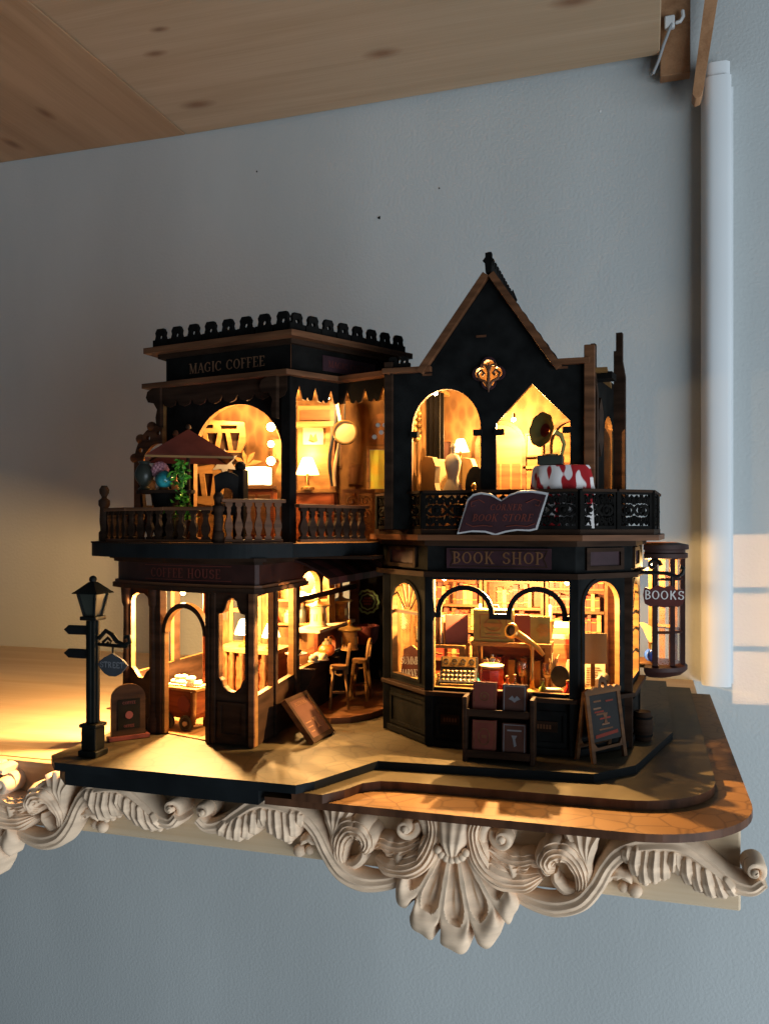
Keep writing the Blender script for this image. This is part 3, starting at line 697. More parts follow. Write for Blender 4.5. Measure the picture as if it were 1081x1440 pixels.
for f, n, nm in ((fS1, 3, 'side_valance'), (fS2, 3, 'side_valance')):
    st = f.len / n
    o = [(0, 17.0)] + [p for k in range(n) for p in ((k * st, 16.1), (k * st + st * .12, 15.95), (k * st + st * .3, 16.0), (k * st + st * .42, 16.4), (k * st + st * .5, 16.62), (k * st + st * .58, 16.4), (k * st + st * .7, 16.0), (k * st + st * .88, 15.95))] + [(f.len, 16.1), (f.len, 17.0)]
    build(MB().plate(o, [], -.12, 0, f, 0, 1), nm, ['black_board', 'ply'], ch)
# roof boards, frieze, crest
def roof_plate(pts, z0, z1, name, m0='walnut'):
    return build(MB().plate(pts, [], z0, z1, FLAT, 0, 0), name, m0, ch, bevel=.03)
SD = Vector((.4756, .8795)); CE = (CC[0] + SD.x * 6.7, CC[1] + SD.y * 6.7)
def ring(d, ext=0.0):
    l = Vector(LF); c = Vector(CC); e = Vector(CE); ux = (c - l).normalized()
    nrm = Vector((ux.y, -ux.x)); sn = Vector((SD.y, -SD.x))
    k = 1 / (1 + nrm.dot(sn))
    cc = c + (nrm + sn) * d * k
    ll = l - ux * d + nrm * d; ee = e + sn * d + SD * d
    return [tuple(ll), tuple(cc), tuple(ee), (ee.x - 9.0, ee.y + 2.2), (ll.x + .6, ll.y + 6.5)]
roof_plate([(-24.5, 37.9), (-15.75, 36.15), (-14.2, 38.75), (-11.3, 37.75), (-11.3, 46), (-23.5, 46)], 17.0, 17.24, 'eaves_board')
build(MB().plate(rect(.1, WU - .02, 17.24, 18.5), [], -.2, 0, fU, 0, 1), 'frieze', ['black_board', 'board_edge'], ch)
fSD = Frame(CC, CE)
build(MB().plate(rect(.02, 6.6, 17.24, 18.5), [], -.2, 0, fSD, 0, 1), 'frieze', ['black_board', 'board_edge'], ch)
build(MB().box(-22.5, -13.4, 44.0, 44.2, 17.24, 18.5), 'frieze', 'black_board', ch)
roof_plate(ring(.25), 18.5, 18.72, 'cornice_board', 'umber'); roof_plate(ring(.75), 18.72, 19.0, 'cornice_board')
q = MB(); text(q, 'MAGIC COFFEE', fU, 3.95, 17.62, .48, .0, .03, .12); build(q, 'lettering', 'copper_letter', ch)
q = MB().fbox(fSD, 1.9, 5.4, 17.5, 18.25, 0, .05); build(q, 'side_plaque', 'plum', ch)
q = MB(); text(q, 'MAGIC COFFEE', fSD, 3.65, 17.72, .3, .05, .02, .1); build(q, 'lettering', 'oxblood', ch)
r1 = ring(.35); fcr = Frame(r1[0], r1[1]); n = 8
for k in range(n): crest(ch, fcr, .45 + k * (fcr.len - .9) / (n - 1), 19.0, .98, 'black_board')
build(MB().fbox(fcr, 0, fcr.len, 19.0, 19.3, -.16, -.1), 'crest_rail', 'black_board', ch)
fcs = Frame(r1[1], r1[2])
for k in range(8): crest(ch, fcs, .3 + k * (fcs.len - .6) / 7, 19.0, .9, 'black_board')
build(MB().fbox(fcs, 0, fcs.len, 19.0, 19.3, -.16, -.1), 'crest_rail', 'black_board', ch)
# upper floor inside
fUB = Frame((-24.2, 42.2), (-16.9, 43.6))
build(MB().plate(rect(0, fUB.len, 9.2, 17), [], -.2, 0, fUB, 0, 1), 'upper_rear_wall', ['wallpaper', 'ply'], ch)
build(MB().plate(rect(.2, 4.1, 9.25, 17), [rect(.4, 3.85, 9.8, 14.2)], -.2, 0, Frame((-24.0, 42.2), (-23.5, 38.5)), 0, 1), 'upper_left_wall', ['wallpaper', 'ply'], ch)
fUR = Frame((-17.0, 43.7), (-11.6, 45.6))
build(MB().plate(rect(0, fUR.len, 9.2, 17), [arch(2.6, 4.0, 11.9, 15.0, 12, 1.2)], -.2, 0, fUR, 0, 1), 'upper_rear_wall', ['damask', 'ply'], ch)
build(MB().plate(rect(0, fUR.len, 9.25, 11.8), [], 0, .06, fUR), 'wainscot', 'ply_dark', ch)
# stained glass with fretwork head in the rear arch
sg = build(MB().plate(rect(2.5, 4.1, 11.85, 14.4), [rect(2.65, 3.95, 12.05, 14.2)], 0.005, .12, fUR), 'stained_window', 'ply', ch)
build(MB().plate(rect(2.66, 3.94, 12.06, 14.19), [], -.06, -.02, fUR), 'pane', 'stained_glass', sg)
hol = [arc(2.93 + .37 * k, 14.85 + (.3 if k == 1 else .05), .14, 0, 360, 8)[:-1] for k in range(3)] + [arc(3.12 + .36 * k, 15.55, .13, 0, 360, 8)[:-1] for k in range(2)]
build(MB().plate(arch(2.6, 4.0, 14.4, 15.0, 12, 1.2), hol, .0, .1, fUR), 'fretwork', 'ply_dark', ch)
build(MB().plate([(-23.3, 38.6), (-15.9, 37.15), (-14.5, 39.65), (-11.6, 38.7), (-11.6, 44.5), (-23.8, 44.5)], [], 16.88, 16.99, FLAT), 'ceiling_board', 'ply', ch)
# terrace trellis arch left of the front wall
fT = Frame((-25.0, 38.9), (-22.6, 38.4))
build(MB().plate(arch(-.5, 2.9, 9.25, 13.2, 18, 2.0), [arch(.05, 2.35, 9.25, 12.9, 16, 1.35)] + [arc(1.2 + 1.42 * math.cos(R(a)), 13.1 + 1.68 * math.sin(R(a)), .14, 0, 360, 8)[:-1] for a in (30, 60, 90, 120, 150)], .0, .2, fT, 0, 1), 'trellis_arch', ['walnut', 'ply_dark'], ch)
for k, a in enumerate(range(15, 171, 31)):
    build(MB().ball((0, 0, 0), .26, 6), 'trellis_knob', 'walnut', ch, True).location = fT(1.2 + 1.75 * math.cos(R(a)), 13.2 + 2.05 * math.sin(R(a)), .1) * S
# awning over the hatch
q = MB(); ns = 8
for k in range(ns):
    y0 = 38.6 + k * 1.25; y1 = y0 + 1.25
    pts = [(-16.9, 8.5), (-16.0, 8.25), (-15.1, 7.85), (-14.6, 7.5)]
    for (xa, za), (xb, zb) in zip(pts, pts[1:]):
        q.hexa([(xa, y0, za - .1), (xb, y0, zb - .1), (xb, y1, zb - .1), (xa, y1, za - .1), (xa, y0, za), (xb, y0, zb), (xb, y1, zb), (xa, y1, za)], k % 2)
    q.hexa([(-14.62, y0, 7.15), (-14.55, y0, 7.15), (-14.55, y1, 7.15), (-14.62, y1, 7.15), (-14.62, y0, 7.5), (-14.55, y0, 7.5), (-14.55, y1, 7.5), (-14.62, y1, 7.5)], k % 2)
build(q, 'awning', ['maroon', 'oxblood'], ch)
build(MB().box(-16.9, -12.4, 38.7, 51.8, 8.42, 8.57), 'awning_board', 'umber', ch)

# ================================================================ the book shop
bs = thing('book_shop', 'miniature gabled book shop with glowing bay shop window and balcony', 'building', (-6, 42, 0), world=True)
Q0, Q1, Q2, Q3, Q4 = (-12.15, 40.3), (-9.4, 37.75), (-2.95, 37.65), (-.75, 40.0), (-.3, 44.6)
fL, fF, fR, fRS = Frame(Q0, Q1), Frame(Q1, Q2), Frame(Q2, Q3), Frame(Q3, Q4)
NV = ['navy', 'ply']
SILL, HEAD = 2.35, 7.7
build(MB().plate([(-12.0, 40.4), (-9.3, 37.95), (-3, 37.85), (-.9, 40.1), (-.5, 47.5), (-12.2, 47.5)], [], .004, .06, FLAT), 'shop_floor', 'floor_wood', bs)
build(MB().plate([(-11.8, 40.6), (-9.2, 38.1), (-3.1, 38.0), (-1.1, 40.3), (-.9, 42.2), (-11.9, 42.6)], [], 2.2, 2.42, FLAT), 'window_bench', 'ply', bs, bevel=.02)
# stall risers (lower walls)
for f in (fL, fF, fR, fRS):
    build(MB().plate(rect(0, f.len, .05, SILL), [], -.25, 0, f, 0, 0), 'stall_riser', 'navy', bs)
    n = 3 if f is fF else 1
    for k in range(n):
        a = .3 + k * (f.len - .3) / n; b = a + (f.len - .3) / n - .3
        build(MB().plate(rect(a, b, .45, 1.95), [rect(a + .16, b - .16, .61, 1.79)], 0, .08, f), 'raised_panel', 'navy', bs, bevel=.025)
    build(MB().fbox(f, -.12, f.len + .12, SILL, SILL + .2, -.25, .32), 'window_sill', 'umber', bs, bevel=.03)
    build(MB().fbox(f, -.06, f.len + .06, .05, .35, 0, .14), 'plinth', 'navy', bs, bevel=.03)
for k, (u0, u1) in enumerate(((.55, 1.4), (4.75, 5.75))):
    q = MB().fbox(fF, u0, u1, 1.05, 1.5, .0, .09); q2 = build(q, 'name_plaque', 'umber', bs)
    q = MB()
    for j in range(5): q.fbox(fF, u0 + .12 + j * .13, u0 + .2 + j * .13, 1.18, 1.36, .09, .1)
    build(q, 'ornament', 'walnut', q2)
# front window: frame, twin arch bar, pane
build(MB().plate(rect(0, fF.len, SILL + .2, HEAD), [rect(.22, fF.len - .22, SILL + .36, HEAD - .12)], -.22, 0, fF, 0, 1), 'window_frame', NV, bs)
a1 = arc(1.62, 6.1, 1.32, 180, 0, 20, 1.25); a2 = arc(4.83, 6.1, 1.32, 180, 0, 20, 1.25)
i1 = arc(1.62, 6.1, 1.10, 180, 0, 20, 1.02); i2 = arc(4.83, 6.1, 1.10, 180, 0, 20, 1.02)
out = [(.2, 6.1)] + a1 + a2 + [(fF.len - .2, 6.1), (fF.len - .2, 5.86)] + [(5.93, 5.86)] + i2[::-1] + [(3.73, 5.86), (2.72, 5.86)] + i1[::-1] + [(.52, 5.86), (.2, 5.86)]
build(MB().plate(out, [], -.16, -.02, fF, 0, 1), 'arched_muntin', NV, bs)
build(MB().plate(rect(.2, fF.len - .2, SILL + .3, HEAD - .1), [], -.2, -.18, fF), 'window_pane', 'clear_pane', bs)
# canted and side windows: arched openings with fan heads
def arched_window(f, u0, u1, v0, vs_, rows=0, fan=True, nm='arched_window'):
    w = build(MB().plate(rect(0, f.len, SILL + .2, HEAD), [arch(u0, u1, v0, vs_, 16)], -.22, 0, f, 0, 1), nm, NV, bs)
    build(MB().plate(arch(u0 - .16, u1 + .16, v0 - .14, vs_, 16), [arch(u0, u1, v0, vs_, 16)], .002, .07, f, 0, 1), 'window_trim', NV, w)
    c = (u0 + u1) / 2; r = (u1 - u0) / 2
    if fan:
        for a in (35, 65, 90, 115, 145):
            p = f(c + r * .25 * math.cos(R(a)), vs_ - .25 + r * .25 * math.sin(R(a)), -.12); p2 = f(c + r * math.cos(R(a)), vs_ + r * math.sin(R(a)), -.12)
            build(MB().tube([p, p2], .06, 6), 'fan_bar', 'ply', w)
        build(MB().fbox(f, u0, u1, vs_ - .32, vs_ - .18, -.18, -.06), 'transom_bar', 'ply', w)
    for k in range(rows):
        z = v0 + (vs_ - v0) * (k + 1) / (rows + 1); build(MB().fbox(f, u0, u1, z - .06, z + .06, -.16, -.06), 'transom_bar', 'ply', w)
    build(MB().plate(arch(u0, u1, v0, vs_, 16), [], -.2, -.18, f), 'pane', 'clear_pane', w)
    return w
arched_window(fL, .55, 2.85, SILL + .55, 6.15)
arched_window(fR, .55, 2.6, SILL + .55, 6.55, fan=False)
arched_window(fRS, 1.0, 3.6, SILL + .6, 6.1, 2)
for p in (Q0, Q1, Q2, Q3):
    build(MB().box(p[0] - .2, p[0] + .2, p[1] - .18, p[1] + .2, .05, HEAD + .02), 'corner_post', 'navy' if p is not Q3 else 'umber', bs, bevel=.04)
# fascia
frow = [(-12.6, 41.2), Q0, Q1, Q2, Q3, Q4]
fr_in = off_poly(frow, .12)
build(band(frow, -.25, .14, 7.7, 9.32), 'fascia', 'navy', bs)
build(band(frow, -.25, .42, 7.72, 7.95), 'cornice_strip', 'umber', bs, bevel=.03)
build(band(frow, -.25, .34, 9.12, 9.36), 'cornice_strip', 'umber', bs, bevel=.03)
sg = build(MB().plate(rect(.85, 5.5, 8.12, 9.02), [], .145, .24, fF), 'name_board', 'plum', bs, bevel=.04)
build(MB().plate([(1.0, 8.2), (5.35, 8.2), (5.2, 8.57), (5.35, 8.94), (1.0, 8.94), (1.15, 8.57)], [[(1.05, 8.24), (5.29, 8.24), (5.14, 8.57), (5.29, 8.9), (1.05, 8.9), (1.2, 8.57)]], .24, .26, fF), 'board_border', 'umber', sg)
q = MB(); text(q, 'BOOK SHOP', fF, 3.15, 8.34, .52, .24, .03, .16); build(q, 'lettering', 'gilt_letter', sg)
for f, a, b in ((fL, .45, 2.9), (fR, .5, 2.7), (fRS, .4, 2.4)):
    w = build(MB().plate(rect(a, b, 8.08, 9.05), [rect(a + .2, b - .2, 8.26, 8.88)], .145, .26, f, 0, 0), 'fascia_frame', 'umber', bs, bevel=.03)
    build(MB().plate(rect(a + .2, b - .2, 8.26, 8.88), [], .142, .17, f), 'fascia_panel', 'plum', w)
# left and rear walls, ceiling/deck
fLL = Frame((-12.3, 47.2), Q0)
build(MB().plate(rect(0, fLL.len, .05, 9.3), [], -.2, 0, fLL, 0, 0, 1), 'left_wall', ['black_board', 'wallpaper'], bs)
build(MB().plate(rect(-12.2, -.3, .05, 9.3), [], 0, .2, Frame((0, 47.4, 0), u=(1, 0, 0), v=(0, 0, 1))), 'rear_wall', 'red_wood', bs)
bd = [(-13.3, 41.0), (-12.85, 40.2), (-9.75, 36.95), (-2.55, 36.85), (.55, 39.3), (.9, 45.0), (.9, 47.5), (-13.3, 47.5)]
build(MB().plate(bd, [], 9.37, 9.62, FLAT, 0, 1), 'balcony_board', ['umber', 'walnut'], bs, bevel=.03)
bd2 = [(-13.1, 41.1), (-12.6, 40.35), (-9.65, 37.15), (-2.65, 37.05), (.35, 39.45), (.7, 45.0), (.7, 47.5), (-13.1, 47.5)]
build(MB().plate(bd2, [], 9.622, 9.86, FLAT, 0, 1), 'balcony_floor', ['floor_wood', 'umber'], bs, bevel=.02)
# fretwork balcony panels
def fret_panel(f, u0, u1, z, h, nm='fret_panel'):
    w = u1 - u0
    b = build(MB().plate(rect(u0, u1, z, z + h), [rect(u0 + .1, u1 - .1, z + .16, z + h - .1)], -.07, .07, f, 0, 0), nm, 'black_board', bs)
    n = max(1, round(w / 1.15)); st = (w - .2) / n; hh = h - .26; cz = z + .16 + hh / 2
    for k in range(n):
        c = u0 + .1 + st * (k + .5); q = MB()
        def T(pts, r=.055): q.tube([f(c + a * st / 2, cz + b_ * hh / 2, 0) for a, b_ in pts], r, 6, flat=1.6)
        T([(.34 * math.cos(a), .30 * math.sin(a)) for a in [i * math.pi / 8 for i in range(17)]])
        for sx in (-1, 1):
            for sz in (-1, 1):
                T([(sx * x, sz * y) for x, y in ((.98, .35), (.86, .75), (.6, .9), (.36, .74), (.4, .5), (.58, .46), (.66, .62), (.55, .7))])
                T([(sx * x, sz * y) for x, y in ((.24, .21), (.5, .3), (.74, .2), (.98, .0))], .05)
            T([(sx * x, y) for x, y in ((.02, -.98), (.12, -.75), (.3, -.62), (.2, -.5), (.06, -.6))], .05)
            T([(sx * x, y) for x, y in ((.02, .98), (.12, .75), (.22, .6), (.1, .45))], .05)
        q.ball(f(c, cz, 0), .12, 6)
        build(q, 'scrollwork', 'black_board', b, True)
    build(MB().fbox(f, u0, u1, z + h, z + h + .12, -.14, .14), 'top_rail', 'umber', b)
    build(MB().fbox(f, u0 - .1, u0 + .1, z, z + h + .06, -.13, .13), 'panel_post', 'black_board', b)
    return b
ZB = 9.862
g = [(-12.7, 40.4), (-9.6, 37.25), (-2.7, 37.15), (.25, 39.45), (.6, 44.8)]
for a, b, n in ((g[0], g[1], 2), (g[1], g[2], 3), (g[2], g[3], 2), (g[3], g[4], 2)):
    f = Frame(a, b)
    for k in range(n): fret_panel(f, f.len * k / n + .06, f.len * (k + 1) / n - .06, ZB, 1.62)
# upper storey: gable wall with arch, pointed opening and quatrefoil
fG = Frame((-11.3, 38.0), (-2.4, 38.0)); GX = -11.3
def gx(X): return X - GX
h1 = [(gx(-10.3), 9.87), (gx(-7.1), 9.87), (gx(-7.1), 14.1), (gx(-7.3), 14.1), (gx(-7.3), 14.3), (gx(-7.1), 14.3)] + arc(gx(-8.7), 14.4, 1.6, 0, 180, 18, 1.85) + [(gx(-10.3), 14.3), (gx(-10.1), 14.3), (gx(-10.1), 14.1), (gx(-10.3), 14.1)]
h2 = [(gx(-6.4), 9.87), (gx(-3.15), 9.87), (gx(-3.15), 14.15), (gx(-3.4), 14.15), (gx(-3.4), 14.35), (gx(-3.15), 14.35), (gx(-3.15), 14.6), (gx(-4.8), 16.3), (gx(-6.4), 14.6), (gx(-6.4), 14.35), (gx(-6.15), 14.35), (gx(-6.15), 14.15), (gx(-6.4), 14.15)]
c4 = []
for a in (0, 90, 180, 270):
    c4 += arc(gx(-6.72) + .34 * math.cos(R(a)), 16.85 + .34 * math.sin(R(a)), .27, a - 105, a + 105, 8)
gab = [(0, 9.86), (8.9, 9.86), (8.9, 17.05), (gx(-3.9), 17.05), (gx(-6.7), 21.15), (gx(-9.5), 17.25), (0, 17.05)]
build(MB().plate(gab, [h1, h2, c4], -.25, 0, fG, 0, 1), 'gable_wall', NV, bs)
qf = build(MB().plate([(x * 1.0 + (x - gx(-6.72)) * .22, v + (v - 16.85) * .22) for x, v in c4], [c4], .002, .12, fG), 'quatrefoil_trim', 'plum', bs)
q = MB()
for sx in (-1, 1):
    q.tube([fG(gx(-6.72) + sx * x, v, .12) for x, v in ((0, 16.2), (.18, 16.5), (.42, 16.6), (.5, 16.85), (.32, 17.0), (.2, 16.85), (.3, 16.75))], .07, 6)
    q.tube([fG(gx(-6.72) + sx * x, v, .12) for x, v in ((0, 16.9), (.12, 17.2), (.32, 17.25), (.36, 17.1))], .06, 6)
q.tube([fG(gx(-6.72), v, .12) for v in (16.0, 16.4, 17.3)], [.02, .1, .05], 6)
build(q, 'gilt_crest', 'walnut', qf, True)
for x0, x1 in ((-7.35, -7.1), (-6.4, -6.15), (-3.4, -3.15), (-10.3, -10.1)):
    build(MB().fbox(fG, gx(x0) - .08, gx(x1) + .08, 14.1, 14.35, -.3, .08), 'capital', 'navy', bs)
for u in (1.5, 4.0, 7.6):
    build(MB().fbox(fG, u, u + .45, 17.0 if u != 4.0 else 18.6, (17.0 if u != 4.0 else 18.6) - .1, .001, .015), 'tab_slot', 'board_edge', bs)
# verge boards and roof
def slab(a, b, t, w0, w1, nm, mats, me=None):
    d = Vector((b[0] - a[0], b[1] - a[1])).normalized(); n = Vector((-d.y, d.x)); n = n if n.y > 0 else -n
    o = [a, b, (b[0] + n.x * t, b[1] + n.y * t), (a[0] + n.x * t, a[1] + n.y * t)]
    return build(MB().plate(o, [], w0, w1, fG, 0, 0), nm, mats, bs, bevel=.02)
apex = (gx(-6.7), 21.17)
slab((gx(-9.75), 16.95), apex, .3, -.3, .35, 'verge_board', 'walnut'); slab(apex, (gx(-3.75), 16.85), .3, -.3, .35, 'verge_board', 'walnut')
slab((gx(-9.7), 17.1), apex, .22, -7.4, -.302, 'roof_slope', 'black_board'); slab(apex, (gx(-3.8), 17.0), .22, -7.4, -.302, 'roof_slope', 'black_board')
for i in range(9):      # shingle courses on the slope that shows
    t0, t1 = i / 9, (i + 1.08) / 9
    a = Vector(apex).lerp(Vector((gx(-3.8), 17.0)), t0); b = Vector(apex).lerp(Vector((gx(-3.8), 17.0)), min(1, t1)); n = Vector((.826, .563)) * .225
    build(MB().plate([tuple(a + n), tuple(b + n), tuple(b + n * 1.5), tuple(a + n * 1.1)], [], -7.35, -.32, fG), 'shingle', 'black_board', bs)
q = MB().fbox(fG, apex[0] - .1, apex[0] + .1, 21.3, 21.8, -7.3, .2)
rc = build(q, 'ridge_board', 'black_board', bs)
for k in range(12):
    w = .05 - k * .62; hh = .5 if k in (0, 11) else .38
    build(MB().fbox(fG, apex[0] - .09, apex[0] + .09, 21.8, 21.8 + hh, w - .34, w), 'ridge_tooth', 'black_board', rc)
build(MB().plate([(apex[0] - .12, 21.3), (apex[0] + .12, 21.3), (apex[0] + .16, 21.75), (apex[0] + .26, 21.85), (apex[0] + .14, 22.0), (apex[0] + .14, 22.2), (apex[0] - .14, 22.2), (apex[0] - .14, 22.0), (apex[0] - .26, 21.85), (apex[0] - .16, 21.75)], [], .1, .3, fG), 'finial', 'black_board', rc)
build(MB().plate([(apex[0], 21.6), (apex[0] + .22, 21.95), (apex[0], 22.5), (apex[0] - .22, 21.95)], [], -7.2, -7.0, fG), 'finial', 'black_board', rc)
# flat eaves at both shoulders with small crests, corner posts, side wall and fins
build(MB().fbox(fG, -.35, gx(-9.35), 17.06, 17.3, -7, .3), 'shoulder_board', 'walnut', bs, bevel=.02)
build(MB().fbox(fG, gx(-3.95), 9.0, 17.06, 17.3, -7, .3), 'shoulder_board', 'walnut', bs, bevel=.02)
for k in range(2): crest(bs, fG, .1 + k * .55, 17.3, .55, 'black_board', 'shoulder_crest')
build(MB().fbox(fG, -.28, .12, 9.86, 17.6, -.2, .2), 'corner_post', 'umber', bs, bevel=.03)
build(MB().fbox(fG, 8.75, 9.2, 9.86, 17.85, -.25, .22), 'corner_post', 'walnut', bs, bevel=.03)
fSW = Frame((-2.4, 38.2), (-1.35, 45.0))
build(MB().plate(rect(0, fSW.len, 9.86, 17.06), [arch(3.4, 5.6, 11.3, 14.2, 12)], -.2, 0, fSW, 0, 1), 'side_wall', ['black_board', 'ply'], bs)
for u, zt, d in ((.35, 18.0, .35), (5.9, 19.6, .55)):
    q = MB().plate([(0, 9.87), (d, 9.87), (d, zt - 2.2), (d * .75, zt - 1.4), (d * .75, zt), (d * .2, zt), (d * .2, zt - .9), (0, zt - .9)], [], -.16, .16, Frame(tuple(fSW(u, 0, 0)), u=tuple(fSW.w), v=(0, 0, 1)))
    build(q, 'buttress_fin', 'umber', bs, bevel=.02)
build(MB().fbox(fSW, .6, 1.6, 16.5, 16.8, .0, .9), 'roof_beam', 'black_board', bs)
build(MB().plate([(2.2, 13.2), (2.75, 13.9), (2.6, 14.6), (2.75, 15.2), (2.2, 15.9), (1.65, 15.2), (1.8, 14.6), (1.65, 13.9)], [], .0, .12, fSW), 'wall_ornament', 'umber', bs)
# upper storey inside: floor, rear wall with arched doorways, wainscot, partition curtain
fUW = Frame((-11.2, 43.6), (-1.6, 43.6))
build(MB().plate([(0, 9.87), (9.6, 9.87), (9.6, 17.1), (7.1, 17.1), (4.55, 20.9), (2.0, 17.1), (0, 17.1)], [], -.2, 0, fUW, 0, 1), 'upper_rear_wall', ['damask', 'ply'], bs)
for a, b in ((3.0, 5.2), (6.6, 8.9)):
    w = build(MB().plate(arch(a - .2, b + .2, 9.88, 14.1, 16), [arch(a, b, 9.88, 14.1, 16)], .002, .2, fUW, 0, 0), 'arched_doorway', 'walnut', bs)
    build(MB().plate(arch(a, b, 9.88, 14.1, 16), [], .002, .05, fUW), 'door_leaf', 'ply', w)
    for k in range(4): build(MB().fbox(fUW, a + .12 + k * .52, a + .54 + k * .52, 10.1, 13.2, .05, .1), 'door_panel', 'ply_dark', w)
build(MB().fbox(fUW, 5.25, 6.38, 9.88, 12.9, .0, .12), 'wainscot', 'ply', bs)
build(MB().fbox(fUW, 5.25, 6.38, 12.9, 13.05, .0, .2), 'dado_rail', 'ply', bs)
build(MB().plate([(-11.1, 38.3), (-2.5, 38.3), (-1.6, 43.4), (-11.1, 43.4)], [], 9.865, 9.92, FLAT), 'upper_floor', 'floor_wood', bs)
build(MB().box(-11.25, -11.05, 38.3, 43.5, 9.9, 17.0), 'partition_wall', 'wallpaper', bs)
build(MB().box(-11.1, -9.75, 38.4, 43.5, 16.75, 16.95), 'ceiling_board', 'ply', bs); build(MB().box(-3.7, -1.6, 38.4, 43.5, 16.75, 16.95), 'ceiling_board', 'ply', bs)
# oriel window hanging on the right side
bay = build(MB().lathe([(1.42, 8.35), (1.6, 8.4), (1.6, 8.62), (1.48, 8.66), (1.48, 8.8), (1.64, 8.84), (1.64, 9.06), (1.1, 9.18)], (.45, 46.0, 0), 20, a0=-110, a1=110), 'oriel_window', 'maroon', bs, True)
build(MB().lathe([(.0001, 2.3), (.8, 2.35), (1.3, 2.5), (1.58, 2.75), (1.58, 2.95), (1.4, 3.05), (.0001, 3.06)], (.45, 46.0, 0), 20, a0=-110, a1=110), 'oriel_base', 'maroon', bay, True)
for a in range(-90, 91, 36):
    build(MB().box(-.12, .12, -.12, .12, 3.05, 8.4), 'mullion', 'maroon', bay).location = Vector((.45 + 1.4 * math.cos(R(a)), 46 + 1.4 * math.sin(R(a)), 0)) * S
for a in (36, 72, 98):
    build(MB().box(-.15, .15, -.06, .06, 3.06, 8.35), 'inner_mullion', 'ply', bay).location = Vector((.45 + 1.2 * math.cos(R(a)), 46 + 1.2 * math.sin(R(a)), 0)) * S
for z in (4.7, 6.05, 7.35):
    for k in range(5):
        a, b = R(-90 + 36 * k), R(-54 + 36 * k); p, q_ = (.45 + 1.4 * math.cos(a), 46 + 1.4 * math.sin(a), z), (.45 + 1.4 * math.cos(b), 46 + 1.4 * math.sin(b), z)
        build(MB().tube([p, q_], .08, 6), 'glazing_bar', 'maroon', bay)
for k in range(5):
    a, b = R(-90 + 36 * k), R(-54 + 36 * k); f = Frame((.45 + 1.4 * math.cos(a), 46 + 1.4 * math.sin(a)), (.45 + 1.4 * math.cos(b), 46 + 1.4 * math.sin(b)))
    build(MB().plate(rect(.1, f.len - .1, 3.1, 8.3), [], -.02, 0, f), 'pane', 'clear_pane', bay)
for z_ in (4.75, 6.1): build(MB().plate(arc(.45, 46, 1.12, -20, 90, 8) + [(.45, 46.9)] + arc(.45, 46, .9, 85, -20, 8), [], z_, z_ + .14, FLAT), 'oriel_shelf', 'ply', bay)
build(MB().box(.3, .55, 44.6, 44.75, 3.05, 8.35), 'oriel_post', 'ply', bay); build(MB().box(.3, .55, 47.3, 47.45, 3.05, 8.35), 'oriel_post', 'ply', bay)
build(MB().box(-.45, .5, 44.75, 47.2, 2.9, 3.08), 'oriel_seat', 'ply', bay)
build(MB().box(-.5, -.3, 44.6, 44.9, .05, 9.3), 'side_pier', 'umber', bs); build(MB().box(-.5, -.3, 47.1, 47.4, .05, 9.3), 'side_pier', 'umber', bs)
build(MB().box(-.5, -.3, 44.9, 47.1, .05, 2.9), 'stall_riser', 'navy', bs)

# ================================================================ the LEDs wired into the model
def led(root, x, y, z, p, soft=.12, bulb=True):
    if bulb:
        q = MB().ball((x, y, z), .13, 8, sc=(1, 1, .85)); q.lathe([(.09, .08), (.09, .3)], (x, y, z), 8, 1)
        build(q, 'led_bulb', ['bulb_glow', 'brass'], root, True)
    lamp('led_light', 'POINT', (x, y, z - .3), p, WARM, soft)
led(ch, -22.3, 38.2, 6.65, 4.0, .3); led(ch, -18.6, 38.0, 6.65, .5); led(ch, -20.4, 43.2, 7.6, .9); led(ch, -18.9, 46.2, 7.6, .6)
led(ch, -15.2, 39.9, 16.4, .42); led(ch, -20.6, 40.2, 16.4, .3)
led(bs, -6.3, 40.6, 7.55, 3.4); led(bs, -3.6, 41.6, 7.3, .3); led(bs, -9.6, 41.6, 7.4, .3)
led(bs, -6.15, 41.6, 15.2, .85); led(bs, -9.5, 39.3, 16.3, .11); led(bs, .35, 45.7, 8.1, .22)

# ================================================================ street furniture on the paving
sl = thing('street_lamp', 'black street lamp with four sided lantern, arrow signs and hanging sign', 'street lamp', (-23.0, 31.85, 0.022))
q = MB().box(-.46, .46, -.46, .46, 0, .28); q.box(-.36, .36, -.36, .36, .28, 1.25); q.box(-.43, .43, -.43, .43, 1.25, 1.42)
build(q, 'plinth', 'lamp_iron', sl, bevel=.05)
q = MB().box(-.22, .22, -.22, .22, 1.42, 5.9); q.box(-.28, .28, -.08, .08, 1.42, 5.9); q.box(-.08, .08, -.28, .28, 1.42, 5.9)
build(q, 'post', 'lamp_iron', sl, bevel=.05)
q = MB().box(-.4, .4, -.4, .4, 5.9, 6.08); build(q, 'collar', 'lamp_iron', sl, bevel=.04)
lan = MB()
def taper(q, a, b, z0, z1, m=0): return q.hexa([(-a, -a, z0), (a, -a, z0), (a, a, z0), (-a, a, z0), (-b, -b, z1), (b, -b, z1), (b, b, z1), (-b, b, z1)], m)
taper(lan, .24, .42, 6.09, 7.05, 1)
for sx in (-1, 1):
    for sy in (-1, 1): lan.tube([(sx * .25, sy * .25, 6.08), (sx * .45, sy * .45, 7.08)], .07, 6)
taper(lan, .64, .58, 7.06, 7.14); taper(lan, .56, .14, 7.14, 7.55); lan.ball((0, 0, 7.66), .17, 8)
build(lan, 'lantern', ['lamp_iron', 'bronze_glaze'], sl)
for z in (5.45, 4.42):
    build(MB().plate([(-.2, z - .2), (-1.15, z - .2), (-1.4, z), (-1.15, z + .2), (-.2, z + .2)], [], .02, .14, FRONT), 'arrow_sign', 'black', sl, bevel=.02)
